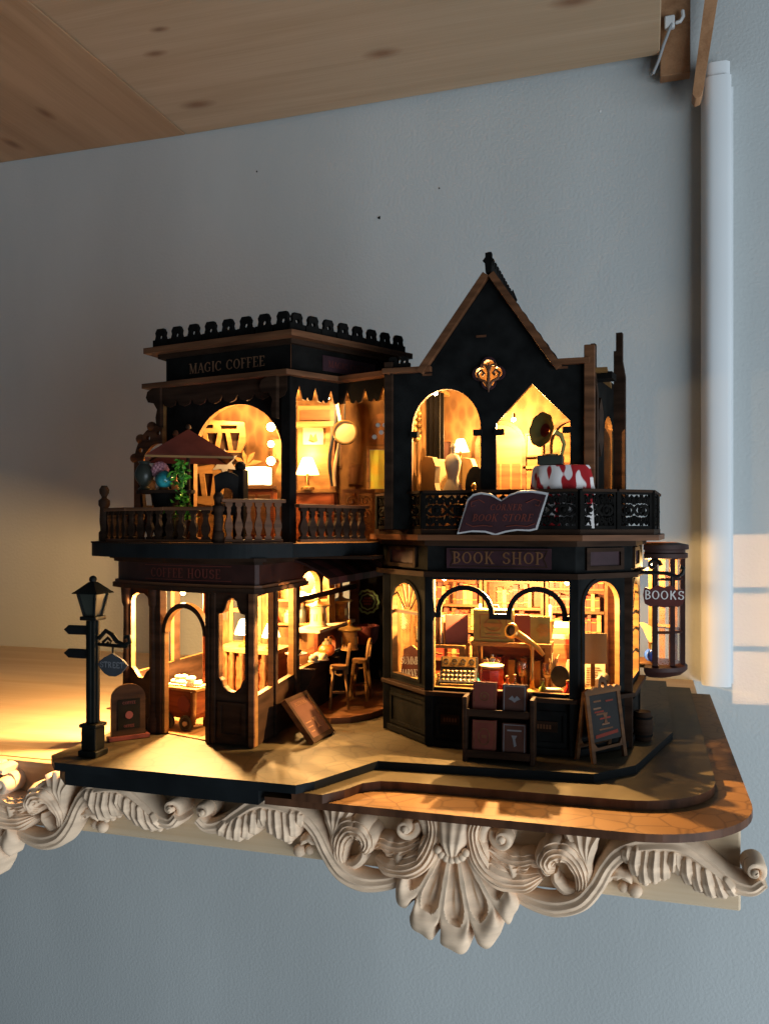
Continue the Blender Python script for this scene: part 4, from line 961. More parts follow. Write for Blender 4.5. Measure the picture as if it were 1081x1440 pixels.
q = MB().tube([(.3, 0, 5.1), (.65, 0, 5.45), (.95, 0, 5.3), (1.2, 0, 5.0), (1.6, 0, 4.85), (1.85, 0, 5.0), (1.8, 0, 5.25), (1.6, 0, 5.2)], .1, 8)
q.tube([(.3, 0, 4.85), (1.75, 0, 4.78)], .08, 8); q.tube([(.5, 0, 4.95), (.75, 0, 5.15), (.95, 0, 5.0), (.85, 0, 4.85), (.72, 0, 4.95)], .07, 8); q.tube([(1.0, 0, 4.75), (1.0, 0, 4.5)], .05, 6)
build(q, 'scroll_arm', 'lamp_iron', sl, True)
o = [(.28, 4.0), (.4, 4.15), (.6, 4.3), (.85, 4.42), (1.0, 4.5), (1.15, 4.42), (1.4, 4.3), (1.6, 4.15), (1.75, 4.0), (1.6, 3.82), (1.4, 3.62), (1.15, 3.5), (.85, 3.5), (.6, 3.62), (.4, 3.82)]
hs_ = build(MB().plate(o, [], -.06, .06, FRONT), 'hanging_sign', 'sign_slate', sl, bevel=.02)
q = MB(); text(q, 'STREET', FRONT, 1.01, 3.87, .25, .06, .02, .1, sans=True); build(q, 'lettering', 'grey_letter', hs_)

mf = Frame((-23.75, 34.1), (-22.6, 35.4), .022)
mn_ = thing('menu_board', 'arched dark menu board standing behind the street lamp', 'menu board', (-23.2, 34.7, .022), world=True)
build(MB().plate(arch(0.08, 1.66, .2, 1.95, 12, .65), [], -.1, .06, mf, 0, 1), 'board', ['umber', 'ply'], mn_)
build(MB().plate(rect(.38, 1.4, .5, 1.9), [], .062, .1, mf), 'poster', 'black_board', mn_)
q = MB(); text(q, 'COFFEE', mf, .89, 1.66, .13, .1, .01, .1); text(q, 'OFFEE', mf, .89, .58, .13, .1, .01, .1)
q.plate(arc(.89, 1.15, .18, 0, 360, 12)[:-1], [], .1, .115, mf); build(q, 'print', 'oxblood', mn_)
build(MB().fbox(mf, -.08, 1.84, 0, .2, -.22, .2), 'foot', 'oxblood', mn_, bevel=.03)

cf = Frame((-14.5, 36.3, .06), u=(.04, 1, 0), v=(-1.7, .62, 1.72))
cb = thing('chalk_board', 'chalk board leaning on the coffee house side wall', 'chalk board', (-15, 37.5, 0), world=True)
build(MB().plate(rect(0, 2.45, 0, 2.55), [rect(.22, 2.23, .22, 2.33)], -.2, .08, cf, 0, 1), 'board_frame', ['umber', 'ply_dark'], cb, bevel=.02)
build(MB().plate(rect(.22, 2.23, .22, 2.33), [], -.16, .02, cf), 'slate', 'book_slate', cb)
q = MB(); text(q, 'POTIONS', lambda u, v, w: cf(2.45 - u if False else u, v, w), 1.22, 1.98, .22, .02, .012, .1)
q.plate([(1.3, .55), (1.5, .6), (1.7, .55), (1.55, .7), (1.55, .85), (1.72, 1.15), (1.28, 1.15), (1.45, .85), (1.45, .7)], [], .02, .035, cf)
for k in range(3): q.plate(rect(.5, 1.1 - .1 * k, 1.0 - k * .25, 1.06 - k * .25), [], .02, .03, cf)
build(q, 'chalk_drawing', 'copper_letter', cb)

def stool(loc, rot, label):
    t = thing('bar_stool', label, 'stool', loc, rot, 'bar stools at the hatch')
    build(MB().plate(arc(0, 0, .5, 0, 360, 16)[:-1], [], 2.1, 2.28, FLAT), 'seat', 'ply', t)
    build(MB().plate(rect(-.5, .5, 1.8, 2.1), [arc(0, 1.9, .2, 0, 360, 10)[:-1]], -.06, .06, FRONT), 'apron', 'ply', t)
    for sx in (-1, 1):
        for sy in (-1, 1):
            build(MB().tube([(sx * .3, sy * .3, 2.1), (sx * .42, sy * .42, 1.0), (sx * .5, sy * .5, 0)], [.1, .085, .09], 6), 'leg', 'ply', t)
    f = Frame((.42, 0, 2.28), u=(0, 1, 0), v=(.12, 0, 1))
    build(MB().plate(arch(-.45, .45, 0, .75, 12), [arch(-.24, .24, .15, .72, 10)], -.06, .06, f), 'backrest', 'ply', t)
    build(MB().plate(rect(-.45, .45, .75, .87), [], -.04, .04, FRONT), 'stretcher', 'ply', t)
    return t
stool((-15.75, 43.2, .25), 20, 'pale wooden bar stool at the hatch, the nearer one'); stool((-15.35, 45.6, .25), 5, 'pale wooden bar stool at the hatch, the one deeper in the alley')

# display rack of books in front of the shop window
rk = thing('book_rack', 'dark wooden two tier book rack in front of the shop window', 'rack', (-5.95, 36.2, 0), 1)
for sx in (-1, 1):
    build(MB().box(sx * 1.42 - .09, sx * 1.42 + .09, -.5, .45, 0, 2.75), 'side_panel', 'umber', rk, bevel=.03)
build(MB().box(-1.33, 1.33, -.5, .4, .2, .36), 'shelf', 'umber', rk); build(MB().box(-1.33, 1.33, -.4, .4, 1.93, 2.09), 'shelf', 'umber', rk)
build(MB().box(-1.33, 1.33, -.52, -.44, .36, .52), 'lip', 'umber', rk); build(MB().box(-1.33, 1.33, -.46, -.38, 2.0, 2.24), 'lip', 'umber', rk)
build(MB().box(-1.33, 1.33, .36, .44, .3, 2.9), 'back_panel', 'umber', rk)
def rack_book(x, z, h, mn, label, emblem):
    f = Frame((-5.95 + x, 36.2 - (.2 if z > 1 else .3), z), u=(1, .02, 0), v=(0, .12, 1))
    t = thing('book', label, 'book', (-5.95 + x, 36.2, z), world=True, group='books on the rack')
    q = MB().plate(rect(-.5, .5, 0, h), [], 0, .05, f); q.plate(rect(-.5, .5, 0, h), [], -.3, -.25, f); q.plate(rect(-.5, -.46, 0, h), [], -.249, -.001, f)
    build(q, 'cover', mn, t); build(MB().plate(rect(-.45, .47, .03, h - .03), [], -.248, -.002, f), 'pages', 'paper', t)
    q = MB()
    if emblem == 'ring': q.plate(arc(0, h * .52, .2, 0, 360, 14)[:-1], [arc(0, h * .52, .15, 0, 360, 14)[:-1]], .05, .06, f); q.plate(arc(0, h * .52, .08, 0, 360, 8)[:-1], [], .05, .06, f)
    elif emblem == 'wings': q.plate([(-.25, h * .5), (-.1, h * .62), (0, h * .52), (.1, h * .62), (.25, h * .5), (.1, h * .45), (0, h * .38), (-.1, h * .45)], [], .05, .06, f)
    elif emblem == 'oval': q.plate(arc(0, h * .5, .26, 0, 360, 16, .36)[:-1], [arc(0, h * .5, .21, 0, 360, 16, .31)[:-1]], .05, .06, f); q.plate(rect(-.1, .1, h * .45, h * .55), [], .05, .06, f)
    else: q.plate([(-.12, h * .62), (.12, h * .62), (.04, h * .5), (.1, h * .3), (0, h * .25), (-.06, h * .5)], [], .05, .06, f); q.plate(rect(-.3, .3, h * .75, h * .8), [], .05, .06, f)
    q.plate(rect(-.45, .45, .05, h - .05), [rect(-.42, .42, .08, h - .08)], .05, .056, f)
    build(q, 'cover_print', 'walnut' if mn != 'book_slate' else 'grey_letter', t)
rack_book(-.62, 2.1, 1.25, 'book_mauve', 'mauve book with round emblem on the upper tier of the rack', 'ring')
rack_book(.66, 2.1, 1.2, 'book_slate', 'dark grey book with winged emblem on the upper tier of the rack', 'wings')
rack_book(-.62, .38, 1.35, 'book_mauve', 'mauve book with oval frame on the lower tier of the rack', 'oval')
rack_book(.66, .38, 1.3, 'book_slate', 'dark grey book with goblet mark on the lower tier of the rack', 'goblet')

af = Frame((-2.1, 36.75, 0), u=(1.4, 1.95, 0), v=(-.12, .09, 1))
ab = thing('sandwich_board', 'pale wooden sandwich board with chalk menu at the shop corner', 'sandwich board', (-1.3, 37.8, 0), world=True)
for back in (0, 1):
    f = af if not back else Frame(tuple(Vector((-2.1, 36.75, 0)) + Vector((-.75, .55, 0))), u=(1.4, 1.95, 0), v=(.12, -.09, 1))
    for u in (.02, 2.1): build(MB().fbox(f, u, u + .22, 0, 2.9, -.14, .0), 'leg', 'ply_dark', ab, bevel=.02)
    build(MB().plate([(.24, .5), (2.1, .5), (2.1, .85), (1.9, .62), (.44, .62), (.24, .85)], [], -.12, -.02, f), 'brace', 'ply_dark', ab)
    bd_ = build(MB().plate(rect(.24, 2.1, .86, 2.8), [], -.12, -.04, f), 'menu_panel', 'charcoal', ab)
    if not back:
        q = MB()
        for k, (a, b, z) in enumerate(((.5, 1.0, 2.5), (1.3, 1.8, 2.45), (.45, .95, 2.2), (.6, 1.2, 1.95), (.8, 1.5, 1.75), (.9, 1.4, 1.5), (.7, 1.6, 1.3), (.5, 1.1, 2.05))): q.plate(rect(a, b, z, z + .07), [], -.04, -.03, f, k % 3)
        q.plate([(1.05, 1.55), (1.3, 1.55), (1.22, 1.75), (1.35, 2.0), (1.0, 2.0), (1.13, 1.75)], [], -.04, -.025, f, 0); q.plate([(.4, 1.0), (1.9, 1.08), (1.9, 1.22), (.4, 1.14)], [], -.04, -.025, f, 1)
        build(q, 'chalk_menu', ['walnut', 'book_red', 'copper_letter'], bd_)
build(MB().plate([(.0, 2.82), (2.34, 2.82), (2.4, 3.0), (2.1, 3.12), (1.9, 3.02), (1.7, 3.15), (1.5, 3.1), (1.4, 3.45), (1.17, 3.62), (.94, 3.45), (.84, 3.1), (.64, 3.15), (.44, 3.02), (.24, 3.12), (-.06, 3.0)], [arc(1.17, 3.2, .13, 0, 360, 8)[:-1]], -.14, .02, af), 'carved_top', 'ply_dark', ab)
q = MB()
br = thing('small_barrel', 'small dark barrel on the paving behind the sandwich board', 'barrel', (-.15, 41.7, 0), scale=.9)
build(MB().lathe([(.42, 0), (.52, .4), (.55, .75), (.52, 1.1), (.42, 1.5), (.36, 1.48)], n=16), 'staves', 'umber', br, True)
for z in (.3, 1.2): build(MB().lathe([(.51, z - .06), (.53, z), (.51, z + .06)], n=16, caps=False), 'hoop', 'black_board', br, True)

# hanging BOOKS sign
bk = thing('hanging_shop_sign', 'hanging wooden BOOKS sign on a black scroll bracket', 'sign', (.8, 41, 6.2), world=True)
fB = Frame((0, 41.0, 0), u=(1, .05, 0), v=(0, 0, 1))
q = MB().tube([fB(-.62, 7.9), fB(.9, 7.85), fB(1.4, 7.7), fB(1.6, 7.85), fB(1.65, 8.1), fB(1.5, 8.15)], .09, 8)
q.tube([fB(.35 + (.32 - .028 * k) * math.cos(k * .62), 8.2 + (.32 - .028 * k) * math.sin(k * .62)) for k in range(11)], [.1 - .004 * k for k in range(11)], 8)
for u in (.35, 1.15): q.tube([fB(u, 7.85), fB(u, 7.2)], .04, 6)
build(q, 'scroll_bracket', 'black', bk, True)
o = [(-.05, 6.45), (.2, 6.32), (.5, 6.38), (.8, 6.28), (1.1, 6.38), (1.4, 6.32), (1.62, 6.5), (1.72, 6.85), (1.62, 7.15), (1.35, 7.1), (1.1, 7.3), (.8, 7.2), (.5, 7.3), (.2, 7.12), (-.05, 7.2), (-.12, 6.85)]
build(MB().plate(o, [], -.07, .07, fB), 'sign_plate', 'oxblood', bk, bevel=.02)
q = MB(); text(q, 'BOOKS', fB, .8, 6.66, .4, .07, .02, .14, sans=True); build(q, 'lettering', 'pale_letter', bk)

# open-book sign on the balcony
ob = thing('open_book_sign', 'purple open book sign with white rim hanging on the balcony fretwork', 'sign', (-6, 36.8, 9.7), world=True)
fO = Frame((0, 36.85, 0), u=(1, -.01, 0), v=(0, -.12, 1), )
fO.o = Vector((0, 36.78 + 1.25, 0))
o = [(-7.95, 9.72), (-7.45, 11.25), (-7.2, 11.48), (-6.85, 11.56), (-6.4, 11.48), (-5.95, 11.2), (-5.6, 11.45), (-5.15, 11.6), (-4.6, 11.62), (-3.95, 11.5), (-4.45, 9.92), (-4.75, 9.86), (-5.3, 9.88), (-5.8, 9.8), (-6.25, 9.66), (-6.7, 9.8), (-7.3, 9.82)]
cx_, cz_ = -5.95, 10.6
inn = [(cx_ + (x - cx_) * .955, cz_ + (z - cz_) * .90) for x, z in o]
build(MB().plate(o, [], -.1, .02, fO), 'rim', 'sign_white', ob)
build(MB().plate(inn, [], .022, .06, fO), 'page', 'plum', ob)
q = MB(); sh_ = lambda u, v, w: fO(u + (v - 10.5) * .28, v, w)
text(q, 'CORNER', sh_, -5.85, 10.78, .26, .06, .02, .14); text(q, 'BOOK STORE', sh_, -5.9, 10.3, .31, .06, .02, .14)
build(q, 'lettering', 'rust_letter', ob)
q = MB()
for sx in (-1, 1):
    q.tube([sh_(cx_ + sx * x, v, .07) for x, v in ((.9, 11.1), (1.2, 11.25), (1.5, 11.15), (1.45, 10.95), (1.3, 11.0))], .025, 5)
    q.tube([sh_(cx_ + sx * x, v, .07) for x, v in ((.3, 10.08), (.7, 10.12), (1.2, 10.08), (1.5, 10.2))], .025, 5)
build(q, 'flourish', 'rust_letter', ob)

# round green sign at the end of the alley
gs = thing('round_sign', 'round sign with pale green outline at the end of the alley', 'sign', (-16.9, 51.6, 5.2), world=True)
fg = Frame((-16.9, 51.7, 5.2), u=(1, 0, 0), v=(0, 0, 1))
build(MB().plate(arc(0, 0, .72, 0, 360, 24)[:-1], [], .0, .08, fg), 'disc', 'black', gs)
def wav(r, a, n, N=48): return [(r * (1 + a * math.cos(n * 2 * math.pi * k / N)) * math.cos(2 * math.pi * k / N), r * (1 + a * math.cos(n * 2 * math.pi * k / N)) * math.sin(2 * math.pi * k / N)) for k in range(N)]
build(MB().plate(wav(.78, .05, 12), [wav(.66, .05, 12)], .08, .14, fg), 'outline', 'green_line', gs)
build(MB().plate(wav(.52, .05, 8), [wav(.45, .05, 8)], .08, .13, fg), 'outline', 'green_line', gs)
q = MB()
for k, (w, z) in enumerate(((.22, .15), (.32, -.02), (.24, -.2))):
    for j in range(5): q.plate(rect(-w + j * w * .42, -w + j * w * .42 + w * .28, z, z + .12), [], .08, .12, fg)
build(q, 'small_letters', 'book_mauve', gs)

# ================================================================ serving hatch and the coffee house inside
sc_ = thing('serving_counter', 'long wooden counter running through the coffee house hatch', 'counter', (-17, 45, 0), world=True)
build(MB().plate([(5.6, -1.1), (5.9, .75), (9, .95), (13, 1.1), (16.3, .9), (16.3, -1.1)], [], 2.62, 2.85, Frame(tuple(fDE.o), u=tuple(fDE.u), v=tuple(fDE.w))), 'counter_top', 'ply', sc_, bevel=.03)
sc_.children[0].data.flip_normals()
for u in (6.2, 10.5, 15.6): build(MB().plate([(0, 2.6), (.75, 2.6), (.7, 2.3), (.3, 1.6), (.15, .3), (0, .26)], [], -.1, .1, Frame(tuple(fDE(u, 0, 0)), u=tuple(fDE.w), v=(0, 0, 1))), 'counter_bracket', 'umber', sc_)
rs = thing('counter_riser', 'red brown raised shelf with arched niche on the hatch counter', 'shelf', (-18.2, 46, 2.85), world=True)
build(MB().plate(rect(43.6, 49.4, 2.85, 4.15), [arch(44.6, 46.4, 2.85, 3.3, 10, .5)], -17.35, -17.15, Frame((0, 0, 0), u=(0, 1, 0), v=(0, 0, 1))), 'niche_panel', 'red_wood', rs)
build(MB().box(-18.6, -17.0, 43.5, 49.5, 4.15, 4.32), 'riser_top', 'cream', rs)
build(MB().box(-18.6, -17.4, 43.6, 49.4, 2.86, 2.95), 'riser_floor', 'red_wood', rs)
def canister(loc, label, mn):
    t = thing('coffee_canister', label, 'canister', loc, group='canisters at the hatch')
    build(MB().lathe([(.5, 0), (.52, .06), (.46, .12), (.44, 1.05), (.5, 1.1), (.5, 1.16)], n=18), 'body', mn, t, True)
    q = MB().lathe([(.72, 1.17), (.72, 1.24), (.3, 1.34), (.14, 1.42), (.14, 1.5)], n=18); q.ball((0, 0, 1.6), .15, 8)
    build(q, 'lid', 'brass', t, True)
    for a in range(0, 360, 60): build(MB().box(-.09, .09, -.02, .02, .35, .75), 'ornament', 'brass', t).matrix_local = Matrix.Rotation(R(a), 4, 'Z') @ Matrix.Translation((0, -.46 * S, 0))
canister((-17.75, 45.2, 4.32), 'pale metal coffee canister on the hatch riser, the nearer one', 'cream')
canister((-17.55, 48.4, 4.32), 'coffee canister on the hatch riser, the one at its far end', 'ply')
canister((-16.35, 46.6, 2.85), 'squat ornate coffee canister on the counter in front of the riser', 'ply')
t = thing('wooden_tub', 'round brown wooden tub at the outer end of the hatch counter', 'tub', (-16.35, 49.4, 2.85))
build(MB().lathe([(.6, 0), (.78, .3), (.85, .9), (.9, 1.1), (.75, 1.12), (.7, .9), (.0001, .85)], n=18), 'tub_body', 'oxblood', t, True)
t = thing('orange_pot', 'bright orange round pot with pale lid on the hatch counter', 'pot', (-16.75, 43.9, 2.85))
build(MB().ball((0, 0, .36), .48, 10, sc=(1, 1, .78)), 'pot_body', 'orange_glaze', t, True); build(MB().lathe([(.3, .62), (.22, .8), (.08, .86), (.1, .98), (.0001, 1.0)], n=12), 'lid', 'cream', t, True)
for k, (x, y) in enumerate(((-16.7, 41.9), (-16.45, 42.6), (-16.8, 42.75))):
    t = thing('pastry', ('round cream pastry on the hatch counter, the nearest of three', 'round cream pastry beside the orange pot, the outer one', 'round cream pastry beside the orange pot, the inner one')[k], 'pastry', (x, y, 2.85), group='pastries on the hatch counter')
    build(MB().ball((0, 0, .2), .27, 8, sc=(1, 1, .75)), 'bun', 'cream', t, True); build(MB().lathe([(.3, 0), (.33, .05), (.2, .06)], n=12), 'paper_cup', 'paper', t, True)
t = thing('cake_plate', 'pale cake plate stand on the counter behind the second side window', 'plate', (-17.2, 40.7, 2.85)); build(MB().lathe([(.3, 0), (.1, .1), (.09, .5), (.55, .56), (.58, .62), (.0001, .6)], n=16), 'stand', 'cream', t, True); build(MB().ball((0, 0, .72), .3, 8, sc=(1, 1, .5)), 'cake', 'book_brown', t, True)

ic = thing('inner_counter', 'wooden counter with turned pillars inside the coffee house', 'counter', (-19.6, 42, 0), world=True)
build(MB().plate([(-22.2, 42.2), (-21.6, 41.3), (-20.6, 40.9), (-18.4, 40.6), (-18.4, 43.0), (-22.2, 43.4)], [], 3.3, 3.5, FLAT), 'counter_top', 'ply', ic, bevel=.03)
build(MB().plate([(-22.0, 42.4), (-21.5, 41.6), (-20.6, 41.2), (-18.6, 40.9), (-18.6, 42.8), (-22.0, 43.2)], [], .07, 3.3, FLAT), 'counter_body', 'red_wood', ic)
for k, (x, y) in enumerate(((-21.75, 41.85), (-21.1, 41.25), (-20.4, 40.98), (-19.7, 40.88), (-19.0, 40.8))):
    build(MB().lathe([(.16, .07), (.16, .3), (.08, .4), (.17, 1.1), (.08, 1.9), (.15, 2.3), (.08, 2.7), (.16, 3.1), (.16, 3.29)], (x, y, 0), 10), 'turned_pillar', 'ply_dark', ic, True)
def table_lamp(loc, label, s=1.0, power=.05):
    t = thing('table_lamp', label, 'lamp', loc, group='glowing lamps inside the shops', scale=s)
    build(MB().lathe([(.3, 0), (.3, .08), (.08, .16), (.06, .7)], n=12), 'lamp_base', 'brass', t, True)
    build(MB().lathe([(.5, .62), (.42, .85), (.26, 1.25), (.2, 1.35)], n=16, caps=False), 'lamp_shade', 'shade_glow', t, True)
    lamp('table_lamp_light', 'POINT', (loc[0], loc[1], loc[2] + 1.6 * s), power, WARM, .12)
    return t
table_lamp((-20.7, 41.9, 3.5), 'glowing table lamp on the counter behind the shaped front window', 1.1, .07)
table_lamp((-19.0, 41.6, 3.5), 'glowing table lamp on the counter behind the first side window', 1.0, .07)
t = thing('wall_shelf_unit', 'wooden shelf unit with jars on the coffee house rear wall', 'shelf', (-19, 46, 3), world=True)
for z in (4.2, 5.6): build(MB().fbox(fBW, 3.8, 7.3, z, z + .12, .0, .7), 'shelf_board', 'ply', t)
for u in (3.75, 5.5, 7.3): build(MB().fbox(fBW, u, u + .1, 3.4, 7.0, 0, .65), 'upright', 'ply', t)
cols = ['red_glaze', 'cream', 'bronze_glaze', 'orange_glaze', 'brass', 'book_green', 'cream', 'teal_glaze']
nm_ = ['red', 'cream', 'dark bronze', 'orange', 'brass', 'olive green', 'ivory', 'teal']
for k in range(8):
    p = fBW(4.15 + (k % 4) * .82, 4.32 if k < 4 else 5.72, .38); h = .5 + .25 * ((k * 7) % 3)
    j = thing('storage_jar', f'{nm_[k]} jar on the {"lower" if k < 4 else "upper"} shelf inside the coffee house', 'jar', tuple(p), group='jars on the coffee house shelves')
    build(MB().lathe([(.22, 0), (.26, .1), (.26, h * .7), (.14, h * .85), (.16, h)], n=10), 'jar_body', cols[k], j, True); build(MB().ball((0, 0, h + .05), .13, 6), 'stopper', 'ply_dark', j, True)

ct = thing('pastry_cart', 'small wooden pastry cart on wheels inside the arched doorway', 'cart', (-21.75, 37.7, .06), -12)
build(MB().plate([(-1.0, .55), (1.0, .55), (1.05, 1.9), (-1.05, 1.9)], [], -.0, .12, Frame((0, -.5, 0), u=(1, 0, 0), v=(0, 0, 1)), 0, 1), 'front_panel', ['red_wood', 'ply'], ct)
build(MB().box(-1.0, 1.0, -.48, .5, .55, 1.88), 'cart_body', 'red_wood', ct, bevel=.03); build(MB().box(-1.2, 1.2, -.75, .6, 1.9, 2.05), 'cart_top', 'ply', ct, bevel=.03)
for x in (-.95, .95): build(MB().lathe([(.1, .3), (.16, .6), (.07, .9), (.14, 1.3), (.08, 1.6), (.14, 1.89)], (x, -.66, 0), 10), 'turned_pillar', 'ply_dark', ct, True)
build(MB().plate(arc(.35, 1.25, .4, 0, 360, 16)[:-1], [], .62, .66, FRONT), 'emblem', 'rust_letter', ct)
for x in (-.6, .6):
    w = build(MB().plate(arc(x, .36, .38, 0, 360, 20)[:-1], [], .66, .8, FRONT), 'wheel', 'charcoal', ct)
    build(MB().plate(arc(x, .36, .40, 0, 360, 20)[:-1], [arc(x, .36, .29, 0, 360, 20)[:-1]], .8, .84, FRONT), 'rim', 'bronze_glaze', w); build(MB().plate(arc(x, .36, .12, 0, 360, 12)[:-1], [], .8, .9, FRONT), 'hub', 'cream', w)
for k, x in enumerate((-.5, .55)):
    t = thing('pastry_tray', ('heap of pastries on the cart with LED glow put in, nearer the street lamp', 'heap of pastries on the cart with LED glow put in, nearer the front panel')[k], 'pastries', (-21.75 + x * .98, 37.6 - x * .2, 2.11), group='pastries on the cart')
    q = MB()
    for j in range(7): q.ball((random.uniform(-.28, .28), random.uniform(-.2, .2), .14 + (.22 if j > 4 else 0)), .2, 6, sc=(1.1, 1, .7))
    build(q, 'buns', 'cake_led_glow', t, True); build(MB().box(-.5, .5, -.36, .36, 0, .07), 'tray', 'paper', t)

# ================================================================ the terrace
um = thing('terrace_parasol', 'maroon four sided parasol over the terrace table', 'parasol', (-20.55, 35.7, 9.27), 32)
hw = 1.95; apx = (0, 0, 5.3); rim = [(-hw, -hw, 3.9), (hw, -hw, 3.9), (hw, hw, 3.9), (-hw, hw, 3.9)]
q = MB().add([apx] + rim + [(0, 0, 5.18)] + [(x, y, 3.8) for x, y, z in rim], [(0, 1, 2), (0, 2, 3), (0, 3, 4), (0, 4, 1)], 0)
q.f += [[5, 7, 6], [5, 8, 7], [5, 9, 8], [5, 6, 9]]; q.m += [0] * 4
for i in range(4): q.f.append([1 + i, 6 + i, 6 + (i + 1) % 4, 1 + (i + 1) % 4]); q.m.append(1)
build(q, 'canopy', ['oxblood', 'ply'], um)
build(MB().tube([(0, 0, .1), (0, 0, 5.2)], .09, 8), 'pole', 'umber', um, True); build(MB().ball((0, 0, 5.4), .13, 8), 'finial', 'umber', um, True)
build(MB().lathe([(.9, 0), (.9, .16), (.2, .24)], n=18), 'base', 'walnut', um, True)
for a in range(4): build(MB().tube([(0, 0, 4.9), (hw * .95 * (1 if a in (1, 2) else -1), hw * .95 * (1 if a > 1 else -1), 3.85)], .05, 5), 'rib', 'umber', um)
tt = thing('terrace_table', 'small dark table under the parasol', 'table', (-21.4, 35.1, 9.27))
build(MB().plate(arc(0, 0, 1.5, 0, 360, 24, .75)[:-1], [], 2.25, 2.4, FLAT), 'table_top', 'umber', tt, bevel=.02)
build(MB().lathe([(.7, 0), (.72, .12), (.5, .3), (.62, 1.0), (.55, 1.7), (.66, 2.1), (.66, 2.24)], n=14), 'pedestal', 'black_board', tt, True)
t = thing('bronze_urn', 'dark bronze urn at the outer end of the terrace table', 'urn', (-22.5, 35.05, 11.67)); build(MB().lathe([(.26, 0), (.3, .08), (.18, .2), (.42, .55), (.46, .8), (.34, 1.1), (.22, 1.25), (.3, 1.36), (.24, 1.38)], n=16), 'urn_body', 'bronze_glaze', t, True)
t = thing('pink_pompom', 'fluffy pink pompom flower on the terrace table', 'flower', (-21.75, 35.2, 11.67))
q = MB()
for k in range(70):
    z = 1 - 2 * (k + .5) / 70; a = k * 2.399; r = math.sqrt(1 - z * z); q.ball((.34 * r * math.cos(a), .34 * r * math.sin(a), .95 + .34 * z), .09, 4)
build(q, 'bloom', 'pink_puff', t, True); build(MB().lathe([(.25, 0), (.2, .1), (.06, .2), (.05, .75)], n=10), 'vase', 'paper', t, True)
t = thing('teal_globe', 'glossy teal globe beside the pink pompom', 'globe', (-21.35, 34.9, 11.67)); build(MB().ball((0, 0, .5), .42, 12), 'ball', 'teal_glaze', t, True); build(MB().lathe([(.3, 0), (.22, .08), (.2, .14)], n=12), 'stand', 'ply_dark', t, True)
t = thing('amber_bottle', 'tiny amber bottle beside the teal globe', 'bottle', (-20.8, 34.95, 11.67)); build(MB().lathe([(.18, 0), (.2, .3), (.07, .48), (.07, .7), (.1, .72)], n=10), 'bottle_body', 'orange_glaze', t, True)

def leaves(q, c, r, n, s, m=0):
    for k in range(n):
        p = Vector(c) + Vector((random.gauss(0, r[0]), random.gauss(0, r[1]), random.gauss(0, r[2])))
        a = Vector((random.uniform(-1, 1), random.uniform(-1, 1), random.uniform(-.6, .6))).normalized(); b = a.cross(Vector((random.uniform(-1, 1), random.uniform(-1, 1), random.uniform(-1, 1)))).normalized()
        l = s * random.uniform(.7, 1.3); n_ = a.cross(b) * l * .15
        q.add([p, p + a * l * .5 + b * l * .3 + n_, p + a * l, p + a * l * .5 - b * l * .3 + n_], [(0, 1, 2, 3)], random.choice((0, 0, 1)) if m == 0 else m)
iv = thing('potted_ivy', 'bright green trailing ivy in a wire basket pot on the terrace', 'plant', (-20.2, 34.6, 9.27))
build(MB().lathe([(.3, 0), (.42, .1), (.5, .6), (.58, 1.0), (.52, 1.02), (.45, .7), (.0001, .7)], n=14), 'pot', 'ply_dark', iv, True)
for a in range(0, 360, 45): build(MB().tube([(.44 * math.cos(R(a)), .44 * math.sin(R(a)), .1), (.6 * math.cos(R(a + 40)), .6 * math.sin(R(a + 40)), 1.0)], .03, 5), 'basket_wire', 'brass', iv)
build(MB().tube([(0, 0, .7), (.1, .05, 1.5), (-.15, .1, 2.3), (.05, 0, 3.1), (-.05, .05, 3.75)], .05, 6), 'stem', 'leaf_deep', iv, True)
q = MB()
for (x, z, rx, rz, n) in ((0, 1.25, .32, .2, 70), (.35, 1.45, .2, .15, 30), (.02, 1.9, .14, .2, 26), (-.12, 2.4, .12, .2, 28), (0, 2.9, .12, .2, 30), (-.05, 3.45, .16, .16, 34), (-.4, 3.2, .14, .12, 24), (-.5, 2.85, .1, .12, 14)): leaves(q, (x, -.05, z), (rx, .15, rz), n, .26)
build(q, 'leaves', ['leaf_green', 'leaf_deep'], iv)
def chair(loc, rot, label, mn):
    t = thing('terrace_chair', label, 'chair', loc, rot, 'dark terrace chairs')
    build(MB().lathe([(.62, 1.25), (.66, 1.32), (.62, 1.42), (.0001, 1.44)], n=16), 'seat', mn, t, True)
    for sx in (-1, 1):
        for sy in (-1, 1): build(MB().tube([(sx * .4, sy * .4, 1.28), (sx * .46, sy * .46, .7), (sx * .55, sy * .55, 0)], [.08, .1, .07], 6), 'leg', mn, t, True)
    f = Frame((0, .52, 1.4), u=(1, 0, 0), v=(0, .15, 1))
    build(MB().plate([(-.55, 0), (.55, 0), (.5, .9), (.55, 1.6), (.3, 1.75), (0, 1.85), (-.3, 1.75), (-.55, 1.6), (-.5, .9)], [arch(-.28, .28, .35, .8, 10)], -.08, .08, f), 'backrest', mn, t, bevel=.02)
    return t
chair((-18.5, 35.5, 9.27), -150, 'dark terrace chair beside the short front railing', 'black_board')
chair((-22.9, 36.9, 9.27), 80, 'dark terrace chair half hidden behind the table', 'umber')
t = thing('corner_cabinet', 'tall dark cabinet post at the terrace edge beside the chair', 'cabinet', (-18.0, 36.0, 9.27)); build(MB().box(-.28, .28, -.28, .28, 0, 3.35), 'cabinet_body', 'black_board', t, bevel=.05); build(MB().ball((0, 0, 3.5), .26, 8), 'cap', 'black_board', t, True)

